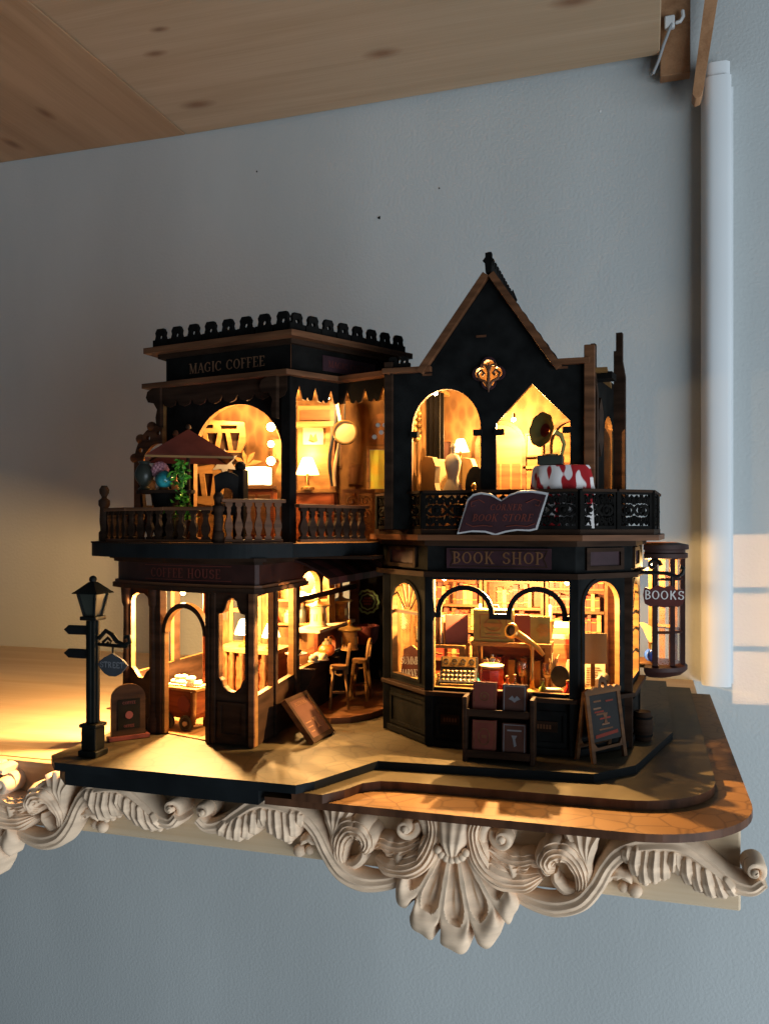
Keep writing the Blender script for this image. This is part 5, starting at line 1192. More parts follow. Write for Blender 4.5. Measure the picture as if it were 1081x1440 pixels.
# ================================================================ coffee house, upper floor
wa = thing('wall_sign', 'cut plywood wall sign with star and palm in the upper coffee room', 'sign', (-20.8, 40.6, 9.3), world=True)
fw = Frame((-23.4, 40.4), (-18.6, 41.3))
def tri(u, v, w, h, up=True): return [(u, v), (u + w, v), (u + w * .68, v + h), (u + w * .32, v + h)] if up else [(u + w * .3, v), (u + w * .7, v), (u + w, v + h), (u, v + h)]
build(MB().plate([(.2, 13.9), (3.0, 13.9), (3.3, 14.5), (3.2, 15.5), (.3, 15.7)], [tri(.5, 14.0, .6, .95), tri(1.15, 14.0, .6, .95, False), tri(1.8, 14.0, .55, .95), tri(2.4, 14.0, .55, .95, False), rect(.6, 1.5, 15.2, 15.4), rect(1.9, 2.8, 15.15, 15.35)], -.1, .05, fw, 0, 0), 'upper_letters', 'ply', wa)
build(MB().plate([(.1, 11.3), (1.9, 11.0), (2.2, 12.9), (1.5, 13.3), (.3, 13.1)], [tri(.4, 11.6, .5, 1.2), tri(1.0, 11.6, .5, 1.2, False)], -.1, .05, fw), 'lower_letters', 'ply', wa)
build(MB().plate([(.3, 11.2), (2.2, 11.0), (3.2, 13.9), (3.1, 15.5), (.4, 15.6)], [], -.3, -.2, fw), 'backing', 'umber', wa)
star = [((.75 if k % 2 == 0 else .36) * math.sin(math.pi * k / 6), (.75 if k % 2 == 0 else .36) * math.cos(math.pi * k / 6)) for k in range(12)]
build(MB().plate([(2.15 + x, 13.35 + z) for x, z in star], [], .06, .12, fw), 'star', 'steel', wa)
q = MB()
for a in (20, 60, 100, 140, 180, 215, -20): q.plate([(3.3, 13.2), (3.3 + .5 * math.cos(R(a + 14)), 13.2 + .55 * math.sin(R(a + 14))), (3.3 + .95 * math.cos(R(a)), 13.2 + .95 * math.sin(R(a)) - .1), (3.3 + .5 * math.cos(R(a - 14)), 13.2 + .5 * math.sin(R(a - 14)))], [], .05 + a * .0001, .1 + a * .0001, fw)
q.tube([fw(3.3, 13.2, .08), fw(3.2, 12.2, .08), fw(3.3, 11.2, .08)], .1, 6); build(q, 'palm', 'ply', wa)
build(MB().fbox(fw, .2, .45, 9.3, 13.9, -.12, -.02), 'stand_post', 'ply', wa); build(MB().fbox(fw, 1.0, 3.9, 9.3, 11.2, -.3, -.15), 'stand_panel', 'ply', wa)
cbn = thing('low_cabinet', 'red brown cabinet carrying the white box lamp', 'cabinet', (-18.65, 39.4, 9.27), 10)
build(MB().box(-.8, .8, -.5, .5, 0, 2.6), 'cabinet_body', 'red_wood', cbn, bevel=.03); build(MB().box(-.9, .9, -.58, .58, 2.6, 2.75), 'cabinet_top', 'ply_dark', cbn); 
for x in (-.72, .05): build(MB().box(x, x + .66, -.56, -.5, .3, 2.3), 'door', 'ply_dark', cbn, bevel=.02)
bl = thing('box_lamp', 'brightly glowing white box lamp on the cabinet in the upper coffee room', 'lamp', (-18.65, 39.3, 12.02)); build(MB().box(-.6, .6, -.35, .35, .05, .95), 'shade', 'shade_glow', bl, bevel=.08); build(MB().box(-.4, .4, -.25, .25, 0, .05), 'lamp_base', 'brass', bl)
lamp('box_lamp_light', 'POINT', (-18.65, 38.7, 13.3), .10, WARM, .15)
sn = thing('wall_sconce', 'three bulb glowing wall sconce inside the big arch', 'sconce', (-17.6, 39.2, 12), world=True)
build(MB().plate([(0, 12.2), (.3, 12.0), (.5, 12.6), (.3, 13.2), (.5, 13.9), (.25, 14.5), (.5, 15.1), (.2, 15.6), (0, 15.4), (-.25, 15.0), (0, 14.4), (-.25, 13.8), (0, 13.2), (-.25, 12.6)], [], -.06, .06, Frame((-17.5, 39.35, 0), u=(1, 0, 0), v=(0, 0, 1))), 'backplate', 'ply', sn)
build(MB().box(-17.55, -17.35, 39.2, 39.35, 9.27, 12.2), 'post', 'ply_dark', sn)
for z, r in ((14.95, .22), (14.1, .17), (13.25, .22)):
    build(MB().ball((-17.85, 39.05, z), r, 8), 'bulb', 'bulb_glow', sn, True)
lamp('sconce_light', 'POINT', (-18.25, 38.75, 14.6), .12, WARM, .45); lamp('sconce_light', 'POINT', (-17.4, 38.2, 13.6), .06, WARM, .12)
ht = thing('bar_hutch', 'wooden bar hutch behind the terrace corner opening', 'hutch', (-16.9, 42.3, 9.27), 12)
build(MB().box(-.9, 1.2, -.4, .6, 0, 2.5), 'cupboard', 'red_wood', ht, bevel=.03); build(MB().box(-1.0, 1.3, -.5, .65, 2.5, 2.65), 'counter', 'ply', ht)
build(MB().box(-.9, 1.2, .4, .6, 2.65, 7.2), 'back_panel', 'ply', ht); build(MB().box(-1.0, 1.3, -.35, .6, 6.0, 6.25), 'shelf_board', 'ply', ht); build(MB().box(.95, 1.2, -.3, .4, 2.65, 7.3), 'side_post', 'ply_dark', ht)
build(MB().plate([(-.6, 5.1), (.5, 5.1), (.5, 6.0), (-.6, 6.0)], [[(-.3, 5.3), (-.2, 5.7), (-.05, 5.5), (.1, 5.7), (.2, 5.3), (-.05, 5.2)]], -.38, -.3, FRONT), 'cat_fretwork', 'cream', ht)
build(MB().plate(rect(-.7, .9, 6.4, 6.95), [], -.36, -.2, FRONT), 'name_plank', 'ply_dark', ht)
table_lamp((-17.05, 41.9, 11.95), 'glowing table lamp on the bar hutch', 1.25, .10)
ck = thing('drum_clock', 'round golden drum clock hanging in the terrace corner opening', 'clock', (-14.55, 40.6, 14.35), world=True)
fk = Frame((-14.5, 40.6, 14.75), u=(.80, -.60, 0), v=(0, 0, 1)); fk = Frame((-14.5, 40.6, 14.75), u=(.93, .36, 0), v=(0, 0, 1))
build(MB().plate(arc(0, 0, .62, 0, 360, 28)[:-1], [], -.35, .0, fk), 'drum', 'black_board', ck); build(MB().plate(arc(0, 0, .54, 0, 360, 28)[:-1], [], .0, .03, fk), 'dial', 'cream', ck)
build(MB().plate(arc(0, 0, .62, 0, 360, 28)[:-1], [arc(0, 0, .54, 0, 360, 28)[:-1]], .0, .08, fk), 'bezel', 'brass', ck)
build(MB().tube([fk(0, .6, -.15), fk(0, 2.1, -.15)], .04, 6), 'hanger', 'black_board', ck)
for k, (px_, mn) in enumerate(((-15.3, 'black'), (-15.05, 'cream'))):
    t = thing('wavy_strip', ('black wavy hanging strip beside the drum clock', 'cream wavy hanging strip beside the drum clock')[k], 'strip', (px_, 41, 16.8), world=True)
    build(MB().tube([(px_ + .18 * math.sin(z * 1.3 + k), 41.0, z) for z in [16.85 - .4 * i for i in range(13)]], .09, 6), 'strip_band', mn, t, True)

# ================================================================ book shop, upper floor
ac = thing('wing_chair', 'cream wingback armchair behind the round balcony arch', 'armchair', (-9.05, 40.7, 9.92), 42, scale=1.13)
pr = [(-.9, 0), (.9, 0), (.9, 1.2), (.55, 1.4), (.35, 1.9), (.45, 2.6), (.15, 3.0), (-.6, 3.1), (-.9, 2.9)]
for x in (-1.0, .85): build(MB().plate([(-b if False else -a, c) for a, c in pr], [], x, x + .22, Frame((0, 0, 0), u=(0, 1, 0), v=(0, 0, 1))), 'wing', 'cream', ac, bevel=.05)
build(MB().box(-.85, .85, .5, .85, .2, 3.0), 'back_cushion', 'cream', ac, bevel=.1); build(MB().box(-.85, .85, -.8, .6, .3, 1.0), 'seat_cushion', 'ply_dark', ac, bevel=.12)
table_lamp((-8.95, 42.4, 13.2), 'small glowing lamp peeking over the wing chair', .9, .06)
t = thing('lamp_stand', 'slim wooden stand under the small lamp behind the wing chair', 'stand', (-8.95, 42.4, 9.92)); build(MB().lathe([(.45, 0), (.45, .1), (.1, .2), (.08, 3.1), (.45, 3.18), (.45, 3.27)], n=12), 'stand_body', 'ply_dark', t, True)
t = thing('oval_chair', 'dark oval backed chair beside the wing chair', 'chair', (-7.75, 40.2, 9.92)); build(MB().plate(arc(0, 2.0, .5, 0, 360, 20, .95)[:-1], [], -.1, .05, FRONT), 'oval_back', 'black', t); build(MB().lathe([(.5, .9), (.52, 1.0), (.48, 1.12), (.0001, 1.15)], (0, -.4, 0), 14), 'seat', 'maroon', t, True)
for sx in (-.35, .35):
    for sy in (-.7, -.1): build(MB().tube([(sx, sy, 0), (sx, sy, .95)], .06, 6), 'leg', 'black', t)
t = thing('gold_figurine', 'tiny golden figurine on the oval chair', 'figurine', (-7.75, 39.75, 11.05)); build(MB().lathe([(.26, 0), (.24, .1), (.12, .3), (.2, .5), (.1, .7), (.14, .82), (.1, .95), (.0001, 1.02)], n=10), 'figure', 'brass', t, True)
t = thing('wall_wreath', 'round gold wreath on the partition inside the round arch', 'wreath', (-10.95, 41.2, 15), world=True); q = MB()
for k in range(14): q.ball((-10.93, 41.2 + .55 * math.cos(k * .449), 15.1 + .75 * math.sin(k * .449)), .17, 6)
build(q, 'wreath_ring', 'old_gold', t, True)
t = thing('black_drape', 'long black drape hanging behind the round arch', 'drape', (-10.1, 41.6, 9.92), world=True)
n = 14; w_ = [(-10.55 + .9 * k / n, 41.7 + .12 * math.sin(k * 1.6)) for k in range(n + 1)]; build(MB().plate(w_ + [(x, y + .1) for x, y in w_[::-1]], [], 9.93, 16.7, FLAT), 'drape_cloth', 'curtain_black', t, True)
tb = thing('draped_table', 'round table under a red and white cloth on the balcony', 'table', (-3.5, 37.72, 9.865))
nn = 40; q = MB(); rows = []
for z, r in ((2.78, 1.0), (2.77, 1.16), (2.66, 1.24), (2.2, 1.27), (1.5, 1.32), (.6, 1.4), (.05, 1.42)):
    rows.append([(r * math.cos(2 * math.pi * k / nn) * (1 + (.07 * math.sin(k * 1.57) + .04 * math.sin(k * .7 + z) if z < 2.6 else 0)), .36 * r * math.sin(2 * math.pi * k / nn) * (1 + (.09 * math.sin(k * 1.57) if z < 2.6 else 0)) , z + (.05 * math.sin(k * .9) if z > 2.8 else 0)) for k in range(nn)])
q.add([p for r in rows[::-1] for p in r], [(j * nn + k, j * nn + (k + 1) % nn, (j + 1) * nn + (k + 1) % nn, (j + 1) * nn + k) for j in range(6) for k in range(nn)] + [tuple(6 * nn + k for k in range(nn))])
build(q, 'cloth', 'cloth_red_white', tb, True)
gr = thing('gramophone', 'gramophone with red lined horn on the draped table', 'gramophone', (-3.95, 37.7, 12.66))
build(MB().box(-.55, .55, -.34, .3, .0, .42), 'cabinet', 'bronze_glaze', gr, bevel=.05); build(MB().lathe([(.3, .42), (.3, .48), (.05, .5)], n=16), 'turntable', 'old_gold', gr, True)
build(MB().tube([(.45, .1, .45), (.55, .15, .9), (.42, .12, 1.3), (.15, .05, 1.45)], [.08, .09, .11, .14], 8), 'neck', 'book_olive', gr, True)
M_ = Matrix.Translation((-.12, -.02, 1.5)) @ Vector((-.62, -.72, .08)).to_track_quat('Z', 'Y').to_matrix().to_4x4()
q = MB(); nn = 48; prf = [(.10, -.15), (.16, .0), (.3, .18), (.52, .32), (.76, .4)]
vs_ = [M_ @ Vector((r * (1 + .035 * (math.cos(8 * 2 * math.pi * k / nn) if r > .3 else 0)) * math.cos(2 * math.pi * k / nn), r * (1 + .035 * (math.cos(8 * 2 * math.pi * k / nn) if r > .3 else 0)) * math.sin(2 * math.pi * k / nn), z)) for r, z in prf for k in range(nn)]
q.add(vs_, [(j * nn + k, j * nn + (k + 1) % nn, (j + 1) * nn + (k + 1) % nn, (j + 1) * nn + k) for j in range(4) for k in range(nn)])
for i in range(len(q.f)): q.m[i] = 0 if i < 2 * nn else 1
hn = build(q, 'horn', ['book_red', 'book_olive'], gr, True)

# ================================================================ book shop, ground floor
def bookcase(x0, x1, y, label, shelves, seed):
    rnd = random.Random(seed)
    t = thing('bookcase', label, 'bookcase', ((x0 + x1) / 2, y, .07), world=True, group='bookcases inside the book shop')
    build(MB().box(x0, x1, y + .75, y + .85, .07, 9.2), 'back_panel', 'red_wood', t)
    for x in (x0, x1 - .16): build(MB().box(x, x + .16, y, y + .75, .07, 9.2), 'upright', 'ply_dark', t)
    for z in shelves: build(MB().box(x0 + .16, x1 - .16, y - .04, y + .75, z, z + .14), 'shelf_board', 'ply_dark', t)
    for z, z2 in zip(shelves, shelves[1:]):
        x = x0 + .2
        while x < x1 - .45:
            w = rnd.uniform(.14, .3); h = (z2 - z - .14) * rnd.uniform(.68, .95)
            if rnd.random() < .07: x += .25; continue
            q = MB().box(x, x + w - .015, y + .05 + rnd.uniform(0, .12), y + .65, z + .141, z + .14 + h)
            for zz in (.2, .75): q.box(x - .004, x + w - .011, y + .03 + 0, y + .055, z + .14 + h * zz, z + .14 + h * zz + .05, 1)
            build(q, 'book', [rnd.choice(['book_red', 'book_red', 'book_brown', 'book_tan', 'book_olive', 'book_mauve', 'red_wood', 'book_slate']), 'old_gold'], t)
            x += w
bookcase(-11.7, -8.5, 45.9, 'bookcase of red and brown books behind the open volumes', (2.6, 4.2, 5.6, 7.1, 8.6), 1)
bookcase(-8.4, -5.2, 45.9, 'tall bookcase in the middle of the book shop rear wall', (2.6, 4.0, 5.5, 7.0, 8.6), 2)
bookcase(-5.1, -1.9, 45.9, 'brightly lit bookcase near the oriel side of the book shop', (2.6, 4.1, 5.4, 6.6, 8.6), 3)

t = thing('display_shelf', 'pale plank shelf on legs across the shop window', 'shelf', (-6.1, 40.7, 2.42), world=True)
build(MB().box(-8.0, -4.2, 40.2, 41.4, 4.3, 4.5), 'plank', 'ply', t, bevel=.02)
for x in (-7.95, -4.5): build(MB().box(x, x + .28, 40.3, 41.3, 2.425, 4.3), 'leg', 'ply', t)
build(MB().box(-7.6, -4.5, 41.25, 41.3, 2.425, 4.3), 'back_panel', 'red_wood', t)
t = thing('side_table', 'low wooden table under the open volumes in the shop window', 'table', (-9.2, 40.4, 2.42), world=True)
build(MB().box(-10.3, -8.2, 39.9, 41.2, 4.15, 4.32), 'table_top', 'ply', t, bevel=.02)
for x in (-10.25, -8.5): build(MB().box(x, x + .25, 40.0, 41.1, 2.425, 4.15), 'leg', 'ply', t)
def volume(loc, rot, w, h, d, mn, label, front=None):
    t = thing('display_book', label, 'book', loc, rot, 'books displayed in the shop window')
    q = MB().box(-w / 2, w / 2, -d / 2, -d / 2 + .05, 0, h); q.box(-w / 2, w / 2, d / 2 - .05, d / 2, 0, h); q.box(-w / 2, -w / 2 + .05, -d / 2 + .05, d / 2 - .05, 0, h)
    build(q, 'cover', mn, t); build(MB().box(-w / 2 + .05, w / 2 - .04, -d / 2 + .051, d / 2 - .051, .03, h - .04), 'pages', 'paper', t)
    if front: 
        q = MB(); fr_ = Frame((0, -d / 2, 0), u=(1, 0, 0), v=(0, 0, 1)); front(q, fr_, w, h); build(q, 'cover_print', 'old_gold', t)
    return t
volume((-9.75, 40.4, 4.32), -38, .95, 1.3, .2, 'book_brown', 'brown standing volume seen edge on, at the post'); volume((-8.75, 40.5, 4.32), 24, 1.1, 1.4, .2, 'book_mauve', 'dark mauve standing volume opened beside the brown one')
volume((-9.35, 40.75, 4.32), 62, .8, 1.35, .1, 'book_tan', 'thin tan volume between the two standing books')
def crest_print(q, f, w, h):
    q.plate(rect(-w * .38, w * .38, h * .1, h * .88), [rect(-w * .35, w * .35, h * .14, h * .84)], 0, .04, f); q.plate(arc(0, h * .55, w * .24, 0, 360, 18, h * .24)[:-1], [arc(0, h * .55, w * .2, 0, 360, 18, h * .19)[:-1]], 0, .05, f); q.plate(rect(-w * .26, w * .26, h * .48, h * .6), [], .0, .06, f); q.plate(rect(-w * .2, w * .2, h * .2, h * .26), [], 0, .05, f)
t = thing('olive_case', 'large olive case with embossed crest on the plank shelf', 'case', (-6.95, 40.6, 4.5), 3)
build(MB().box(-.95, .95, -.25, .3, 0, 1.55), 'case_body', 'book_olive', t, bevel=.05); q = MB(); crest_print(q, Frame((0, -.25, 0), u=(1, 0, 0), v=(0, 0, 1)), 1.7, 1.5); build(q, 'embossed_crest', 'ply', t); build(MB().tube([(-.25, 0, 1.55), (-.2, 0, 1.72), (.2, 0, 1.72), (.25, 0, 1.55)], .05, 6), 'handle', 'book_brown', t, True)
def flower_print(q, f, w, h):
    for a in range(0, 360, 60): q.plate(arc(.15 + .2 * math.cos(R(a)), h * .5 + .22 * math.sin(R(a)), .12, 0, 360, 8)[:-1], [], 0, .04 + a * .00005, f)
    q.plate(arc(.15, h * .5, .1, 0, 360, 8)[:-1], [], 0, .07, f)
volume((-5.55, 40.6, 4.5), -4, .75, 1.3, .35, 'book_mauve', 'mauve standing book beside the olive case'); volume((-4.75, 40.65, 4.5), 4, .9, 1.25, .4, 'book_olive', 'golden olive book with flower emblem on the plank shelf', flower_print)
for k in range(5): volume((-7.35 + k * .62, 40.9, 2.43), 82 + 4 * (k % 3), .6, 1.2 + .12 * (k % 2), .3, ('book_tan', 'book_red', 'book_olive', 'book_brown', 'book_tan')[k], ('tan', 'red', 'olive', 'brown', 'light tan')[k] + ' book standing under the plank shelf, ' + ('first', 'second', 'third', 'fourth', 'fifth')[k] + ' from the cash register')
cr = thing('cash_register', 'ornate golden cash register with black keys in the shop window', 'cash register', (-8.35, 39.2, 2.43), 6)
sidep = [(-.7, 0), (.55, 0), (.55, 1.35), (.15, 1.45), (-.05, .95), (-.45, .55), (-.7, .4)]
build(MB().plate(sidep, [], -.85, .85, Frame((0, 0, 0), u=(0, 1, 0), v=(0, 0, 1))), 'register_body', 'charcoal', cr, bevel=.03)
fr_ = Frame((0, -.06, .97), u=(1, 0, 0), v=(0, .2, .5)); build(MB().plate(rect(-.78, .78, .02, .5), [], .0, .05, fr_), 'register_plate', 'old_gold', cr)
q = MB()
for k in range(4): q.tube([fr_(-.6 + k * .4 + .12 * math.cos(a), .26 + .12 * math.sin(a), .07) for a in [i * .7 for i in range(9)]], .025, 5)
build(q, 'filigree', 'charcoal', cr)
for r_ in range(3):
    for k in range(8): build(MB().ball((-.68 + k * .195, -.2 - r_ * .18, .82 - r_ * .17), .07, 5, sc=(1, 1, .7)), 'key', 'cream' if (k + r_) % 2 else 'brass', cr, True)
build(MB().box(-.8, .8, -.78, -.7, .06, .32), 'drawer', 'old_gold', cr, bevel=.02)
q = MB(); ch_ = thing('checked_mat', 'black and cream chequered mat under the cash register front', 'mat', (-8.1, 38.35, 2.425))
for i in range(12):
    for j in range(4): q.box(-.9 + i * .15, -.9 + (i + 1) * .15, -.2 + j * .1, -.1 + j * .1, 0, .03, (i + j) % 2)
build(q, 'checks', ['charcoal', 'cream'], ch_)
rj = thing('red_potion_jar', 'glowing red potion jar with cork bottles in the shop window', 'jar', (-6.75, 38.9, 2.43))
build(MB().lathe([(.48, 0), (.55, .06), (.54, 1.0), (.46, 1.1)], n=8), 'jar_body', 'red_glaze', rj, bevel=.05); build(MB().lathe([(.56, 1.1), (.56, 1.2), (.35, 1.28)], n=16), 'jar_rim', 'cream', rj, True)
for x, y, h in ((-.25, .1, .35), (.05, -.05, .5), (.28, .12, .3)): build(MB().lathe([(.14, 1.2), (.15, 1.2 + h * .6), (.06, 1.2 + h * .8), (.07, 1.2 + h)], (x, y, 0), 10), 'small_bottle', 'bottle_glass', rj, True)
ms = thing('brass_telescope', 'brass telescope on a slim pedestal in the shop window', 'telescope', (-4.95, 39.2, 2.43), -8)
build(MB().lathe([(.45, 0), (.4, .08), (.12, .16), (.09, .5), (.12, .6), (.08, .7), (.08, 1.9), (.13, 2.0), (.13, 2.15)], n=12), 'pedestal', 'brass', ms, True)
build(MB().tube([(.5, .1, 1.7), (.25, .05, 2.0), (0, 0, 2.2), (-.35, -.1, 2.45), (-.75, -.2, 2.7)], [.09, .13, .14, .18, .2], 10), 'tube', 'brass', ms, True)
build(MB().lathe([(.34, -.08), (.38, 0), (.34, .08), (.26, .08), (.24, 0), (.26, -.08), (.34, -.08)], n=18, caps=False), 'lens_ring', 'brass', ms, True).matrix_local = Matrix.Translation(Vector((-.9, -.25, 2.78)) * S) @ Vector((-.35, -.9, .3)).to_track_quat('Z', 'Y').to_matrix().to_4x4()
build(MB().lathe([(.25, -.02), (.0001, -.02)], n=16), 'lens', 'maroon', ms).matrix_local = Matrix.Translation(Vector((-.9, -.25, 2.78)) * S) @ Vector((-.35, -.9, .3)).to_track_quat('Z', 'Y').to_matrix().to_4x4()
for k, x in enumerate((-5.5, -4.35)):
    t = thing('glass_goblet', ('clear goblet beside the telescope, nearer the red jar', 'clear goblet beside the telescope, nearer the corner post')[k], 'goblet', (x, 39.9, 2.43), group='goblets in the shop window'); build(MB().lathe([(.25, 0), (.22, .04), (.05, .1), (.05, .5), (.22, .65), (.26, 1.0), (.22, 1.25), (.2, 1.25), (.2, .7)], n=14, caps=False), 'goblet_body', 'bottle_glass', t, True)
t = thing('round_mirror', 'black round mirror on a white coral stand by the corner post', 'mirror', (-3.75, 39.5, 2.43), -10)
build(MB().plate(arc(.05, .75, .42, 0, 360, 20, .5)[:-1], [], .05, .15, FRONT), 'mirror_disc', 'black', t); q = MB()
for dx, tz in ((-.5, 1.5), (-.35, 1.75), (-.2, 1.55), (-.05, 1.7)): q.tube([(-.05, .1, .6), (-.25 + dx * .2, .1, 1.1), (dx, .1, tz)], [.1, .07, .03], 6)
q.lathe([(.3, 0), (.3, .08), (.08, .2), (.07, .8)], (0, .1, 0), 10); q.tube([(.35, .1, .5), (.5, .1, 1.0), (.42, .1, 1.5)], [.2, .26, .1], 8); build(q, 'coral_stand', 'cream', t, True)
t = thing('paper_tray', 'red brown tray with loose pages at the window corner', 'tray', (-3.9, 38.7, 2.43), 4); build(MB().box(-.65, .65, -.35, .35, 0, .18), 'tray_body', 'red_wood', t, bevel=.03); build(MB().box(-.4, .3, -.3, .3, .18, .3), 'pages', 'paper', t, bevel=.02)
for k, (z, mn, lb) in enumerate(((4.15, 'book_red', 'red book at the bottom of the lying stack'), (4.4, 'cream', 'cream book under the green one in the lying stack'), (4.68, 'book_green', 'green book lying on the stack'), (4.95, 'paper', 'pale book on top of the lying stack'))):
    t = thing('stacked_book', lb, 'book', (-4.0 + .05 * k, 43.6, z), 3 * k, 'lying stack of books'); q = MB().box(-.75, .75, -.5, .5, 0, .05); q.box(-.75, .75, -.5, .5, .2, .25); q.box(-.75, .75, -.5, -.45, .05, .2); build(q, 'cover', mn, t); build(MB().box(-.72, .72, -.45, .47, .051, .199), 'pages', 'paper', t)
t = thing('stack_stand', 'red brown stand under the lying stack of books', 'stand', (-4.0, 43.6, .07)); build(MB().box(-.9, .9, -.6, .6, 0, 4.08), 'stand_body', 'red_wood', t, bevel=.03)
sg_ = thing('harvest_sign', 'SUMMER HARVEST sign with pale script in the canted window', 'sign', (-10.6, 39.6, 2.43), world=True)
fh = Frame((-11.45, 40.05), (-9.95, 38.9)); o = [(0, 2.45), (1.9, 2.45), (1.6, 4.05), (1.3, 4.15), (.95, 4.3), (.6, 4.15), (.3, 4.05)]
build(MB().plate(o, [], -.1, .0, fh, 0, 1), 'sign_plate', ['book_mauve', 'old_gold'], sg_); q = MB(); text(q, 'SUMMER', lambda u, v, w: fh(u, v + (u - .95) * .12, w), .95, 3.4, .34, 0, .02, .04); text(q, 'HARVEST', lambda u, v, w: fh(u, v + (u - .95) * .12, w), .98, 2.8, .34, 0, .02, .04); build(q, 'lettering', 'pale_letter', sg_)
t = thing('gilt_ornament', 'small gilt crown shaped ornament above the harvest sign', 'ornament', (-10.4, 40.2, 2.43)); build(MB().lathe([(.3, 0), (.3, .1), (.12, .2), (.1, 1.8), (.3, 1.95), (.34, 2.2)], n=10), 'stem', 'brass', t, True)
for a in range(0, 360, 60): build(MB().tube([(.3 * math.cos(R(a)), .3 * math.sin(R(a)), 2.1), (.36 * math.cos(R(a)), .36 * math.sin(R(a)), 2.75)], [.1, .02], 6), 'crown_point', 'brass', t, True)
t = thing('letter_sheet', 'cream letter sheet standing in the canted corner window', 'letter', (-2.4, 41.1, 2.43), world=True)
fp = Frame((-2.95, 41.2), (-1.85, 41.5)); build(MB().plate(rect(0, 1.1, 2.45, 3.6), [], -.04, 0, Frame((-2.9, 40.7, 0), u=(1, .3, 0), v=(0, .3, 1))), 'letter_page', 'paper', t); build(MB().plate(rect(.1, 1.25, 3.5, 4.95), [], -.08, -.02, fp), 'notice_card', 'cream', t); build(MB().fbox(fp, .5, .7, 2.43, 3.5, -.12, -.05), 'easel', 'ply', t)
q = MB()
for k in range(8): q.plate(rect(.2, .9 - .08 * (k % 3), 2.6 + k * .11, 2.63 + k * .11), [], .002, .012, Frame((-2.9, 40.7, 0), u=(1, .3, 0), v=(0, .3, 1)))
build(q, 'handwriting', 'book_brown', t)
t = thing('small_skull', 'small pale skull on the corner window bench', 'skull', (-1.85, 40.4, 2.43)); q = MB().ball((0, 0, .55), .32, 10, sc=(.9, 1, 1)); q.box(-.17, .17, -.3, .05, .05, .3); build(q, 'cranium', 'paper', t, True); 
for x in (-.12, .12): build(MB().ball((x, -.28, .5), .085, 6), 'eye_socket', 'black', t, True)
pv = thing('blue_potion_vase', 'blue potion vase with yellow feather in the oriel window', 'vase', (.25, 45.6, 3.08))
build(MB().ball((0, 0, .35), .34, 10), 'vase_body', 'blue_glaze', pv, True); build(MB().lathe([(.12, .6), (.1, .9), (.16, 1.0)], n=10), 'vase_neck', 'brass', pv, True)
build(MB().plate([(0, .9), (.15, 1.3), (.05, 1.8), (-.35, 2.0), (-.6, 2.0), (-.4, 1.7), (-.2, 1.2)], [], -.03, .03, FRONT), 'feather', 'cream', pv)

# ================================================================ small clutter that fills the lit rooms
def picture(f, u, v, w, h, label, mn, w0=0.02):
    p = f(u, v, w0); t = thing('wall_picture', label, 'picture', tuple(p), world=True, group='framed pictures inside the model')
    build(MB().plate(rect(u, u + w, v, v + h), [rect(u + .1, u + w - .1, v + .1, v + h - .1)], w0, w0 + .12, f), 'frame', 'ply_dark', t)
    build(MB().plate(rect(u + .1, u + w - .1, v + .1, v + h - .1), [], w0, w0 + .04, f), 'print', mn, t)
picture(fBW, .35, 4.4, 1.0, 1.5, 'framed dark print beside the rear window of the coffee house', 'book_mauve')
picture(fBW, 3.45, 7.15, 1.5, .9, 'framed green print above the coffee house shelf unit', 'book_green')
picture(fUB, 4.6, 13.6, .9, 1.3, 'framed amber print on the wall beside the three bulb sconce', 'book_tan')
picture(fUB, 6.0, 11.6, .9, 1.1, 'framed red print low on the wall behind the box lamp', 'book_red')
picture(fUR, .25, 13.2, .9, 1.4, 'framed olive print behind the drum clock', 'book_olive')
picture(fUR, 1.5, 12.3, .8, 1.1, 'framed brown print between drum clock and stained window', 'book_brown')
picture(fUW, 5.35, 13.5, .9, 1.2, 'framed tan print above the dado in the gabled room', 'book_tan', .02)
picture(fUW, .6, 13.0, 1.0, 1.5, 'framed dark print behind the black drape', 'book_slate')
for k in range(7): build(MB().fbox(fBW, .15 + k * 1.05, 1.1 + k * 1.05, .3, 2.6, .0, .08), 'wainscot_panel', 'ply_dark', ch, bevel=.02)
for k in range(7): build(MB().fbox(fUB, .1 + k * 1.04, 1.02 + k * 1.04, 9.35, 11.3, .0, .08), 'wainscot_panel', 'ply_dark', ch, bevel=.02)
for k in range(9): build(MB().fbox(fUW, .1 + k * 1.04, 1.0 + k * 1.04, 9.95, 11.6, .2, .24), 'wainscot_panel', 'ply_dark', bs, bevel=.02)
bt = [(-7.6, 39.6, 'teal_glaze', 'teal'), (-6.05, 38.9, 'orange_glaze', 'orange'), (-5.75, 39.3, 'bottle_glass', 'clear'), (-4.4, 38.6, 'book_green', 'green'), (-3.3, 38.55, 'red_glaze', 'red'), (-9.2, 38.6, 'brass', 'brass')]
for x, y, mn, nm in bt:
    t = thing('potion_bottle', f'tiny {nm} potion bottle on the shop window bench', 'bottle', (x, y, 2.43), group='potion bottles on the window bench')
    build(MB().lathe([(.13, 0), (.17, .06), (.17, .32), (.06, .46), (.06, .62), (.09, .64)], n=10), 'bottle_body', mn, t, True); build(MB().lathe([(.06, .64), (.07, .74), (.0001, .76)], n=8), 'cork', 'ply', t, True)
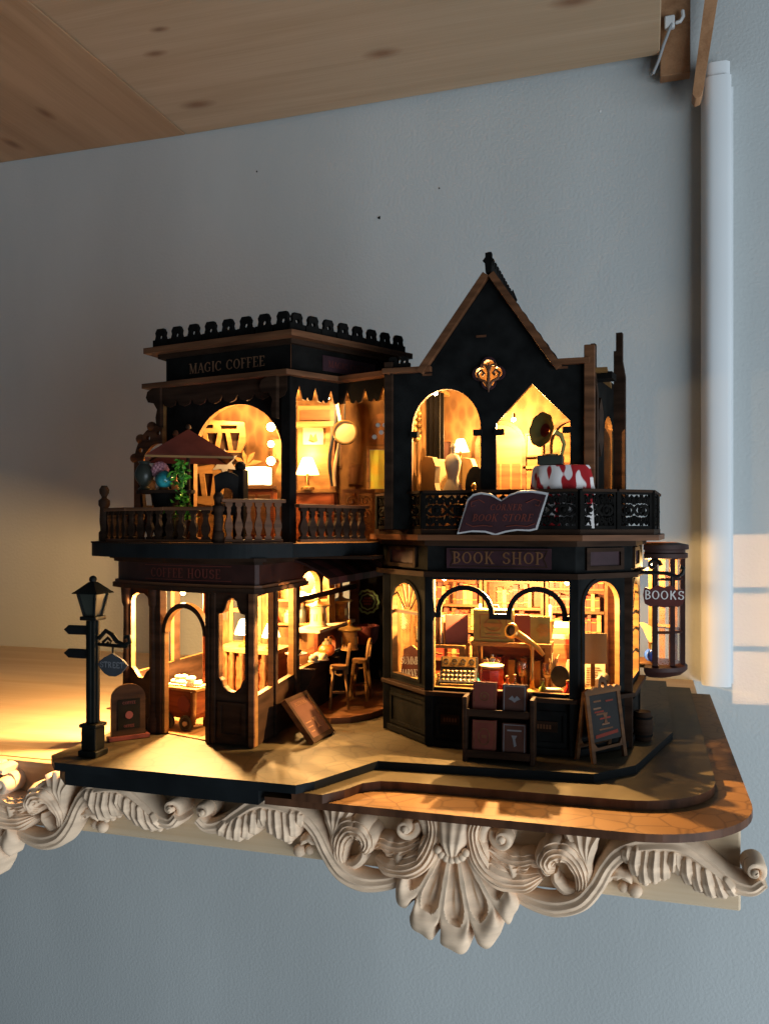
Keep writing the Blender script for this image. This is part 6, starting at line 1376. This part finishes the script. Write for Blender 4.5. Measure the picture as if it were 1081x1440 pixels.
for k, (x, y, lb) in enumerate(((-7.85, 41.9, 'tall brass candlestick behind the olive case'), (-4.45, 42.2, 'tall brass candlestick behind the flower book'))):
    t = thing('candlestick', lb, 'candlestick', (x, y, 2.43), group='candlesticks in the book shop')
    build(MB().lathe([(.3, 0), (.28, .06), (.07, .16), (.1, 1.2), (.06, 1.9), (.2, 2.9), (.22, 2.95), (.09, 3.0)], n=10), 'stick', 'brass', t, True); build(MB().lathe([(.08, 3.0), (.08, 3.7), (.0001, 3.75)], n=8), 'candle', 'cream', t, True)

t = thing('led_blocker', 'added cupboard shaped block that stops LED light inside the coffee house doorway', 'cupboard', (-20.8, 38.45, .06))  # added block: keeps the doorway LED off the book shop's canted wall
build(MB().box(-.22, .22, -.55, .55, 0, 6.9), 'blocker_body', 'red_wood', t, bevel=.03); build(MB().box(-.3, .3, -.62, .62, 6.6, 6.9), 'cornice', 'ply_dark', t); build(MB().box(-.26, -.22, -.45, .45, 3.4, 6.3), 'door', 'ply_dark', t)

# pale dress form in the round arch, scroll screen in the terrace corner room
t = thing('dress_form', 'pale cream dress form on a stand in the round balcony arch', 'dress form', (-8.75, 39.7, 9.92))
build(MB().lathe([(.4, 0), (.4, .08), (.07, .16), (.06, 1.3)], n=12), 'stand', 'brass', t, True)
build(MB().lathe([(.62, 1.2), (.5, 1.8), (.3, 2.25), (.26, 2.4), (.36, 2.8), (.42, 3.15), (.3, 3.42), (.12, 3.52), (.1, 3.75), (.14, 3.85), (.0001, 4.05)], n=16, sy=.7), 'torso', 'paper', t, True)
t = thing('scroll_screen', 'dark wooden scroll screen standing in the terrace corner room', 'screen', (-14.1, 41.6, 9.27), world=True)
fz = Frame((-14.95, 41.4), (-13.3, 41.9)); q = MB()
build(MB().plate(rect(0, 1.7, 9.28, 11.9), [rect(.15, .8, 9.5, 11.7), rect(.9, 1.55, 9.5, 11.7)], -.06, .06, fz), 'screen_frame', 'ply_dark', t)
for u in (.47, 1.22):
    for z in (9.9, 10.6, 11.3): q.tube([fz(u + (.26 - .016 * k) * math.cos(k * .6), z + (.26 - .016 * k) * math.sin(k * .6), 0) for k in range(14)], .045, 5)
build(q, 'scrolls', 'ply_dark', t, True)
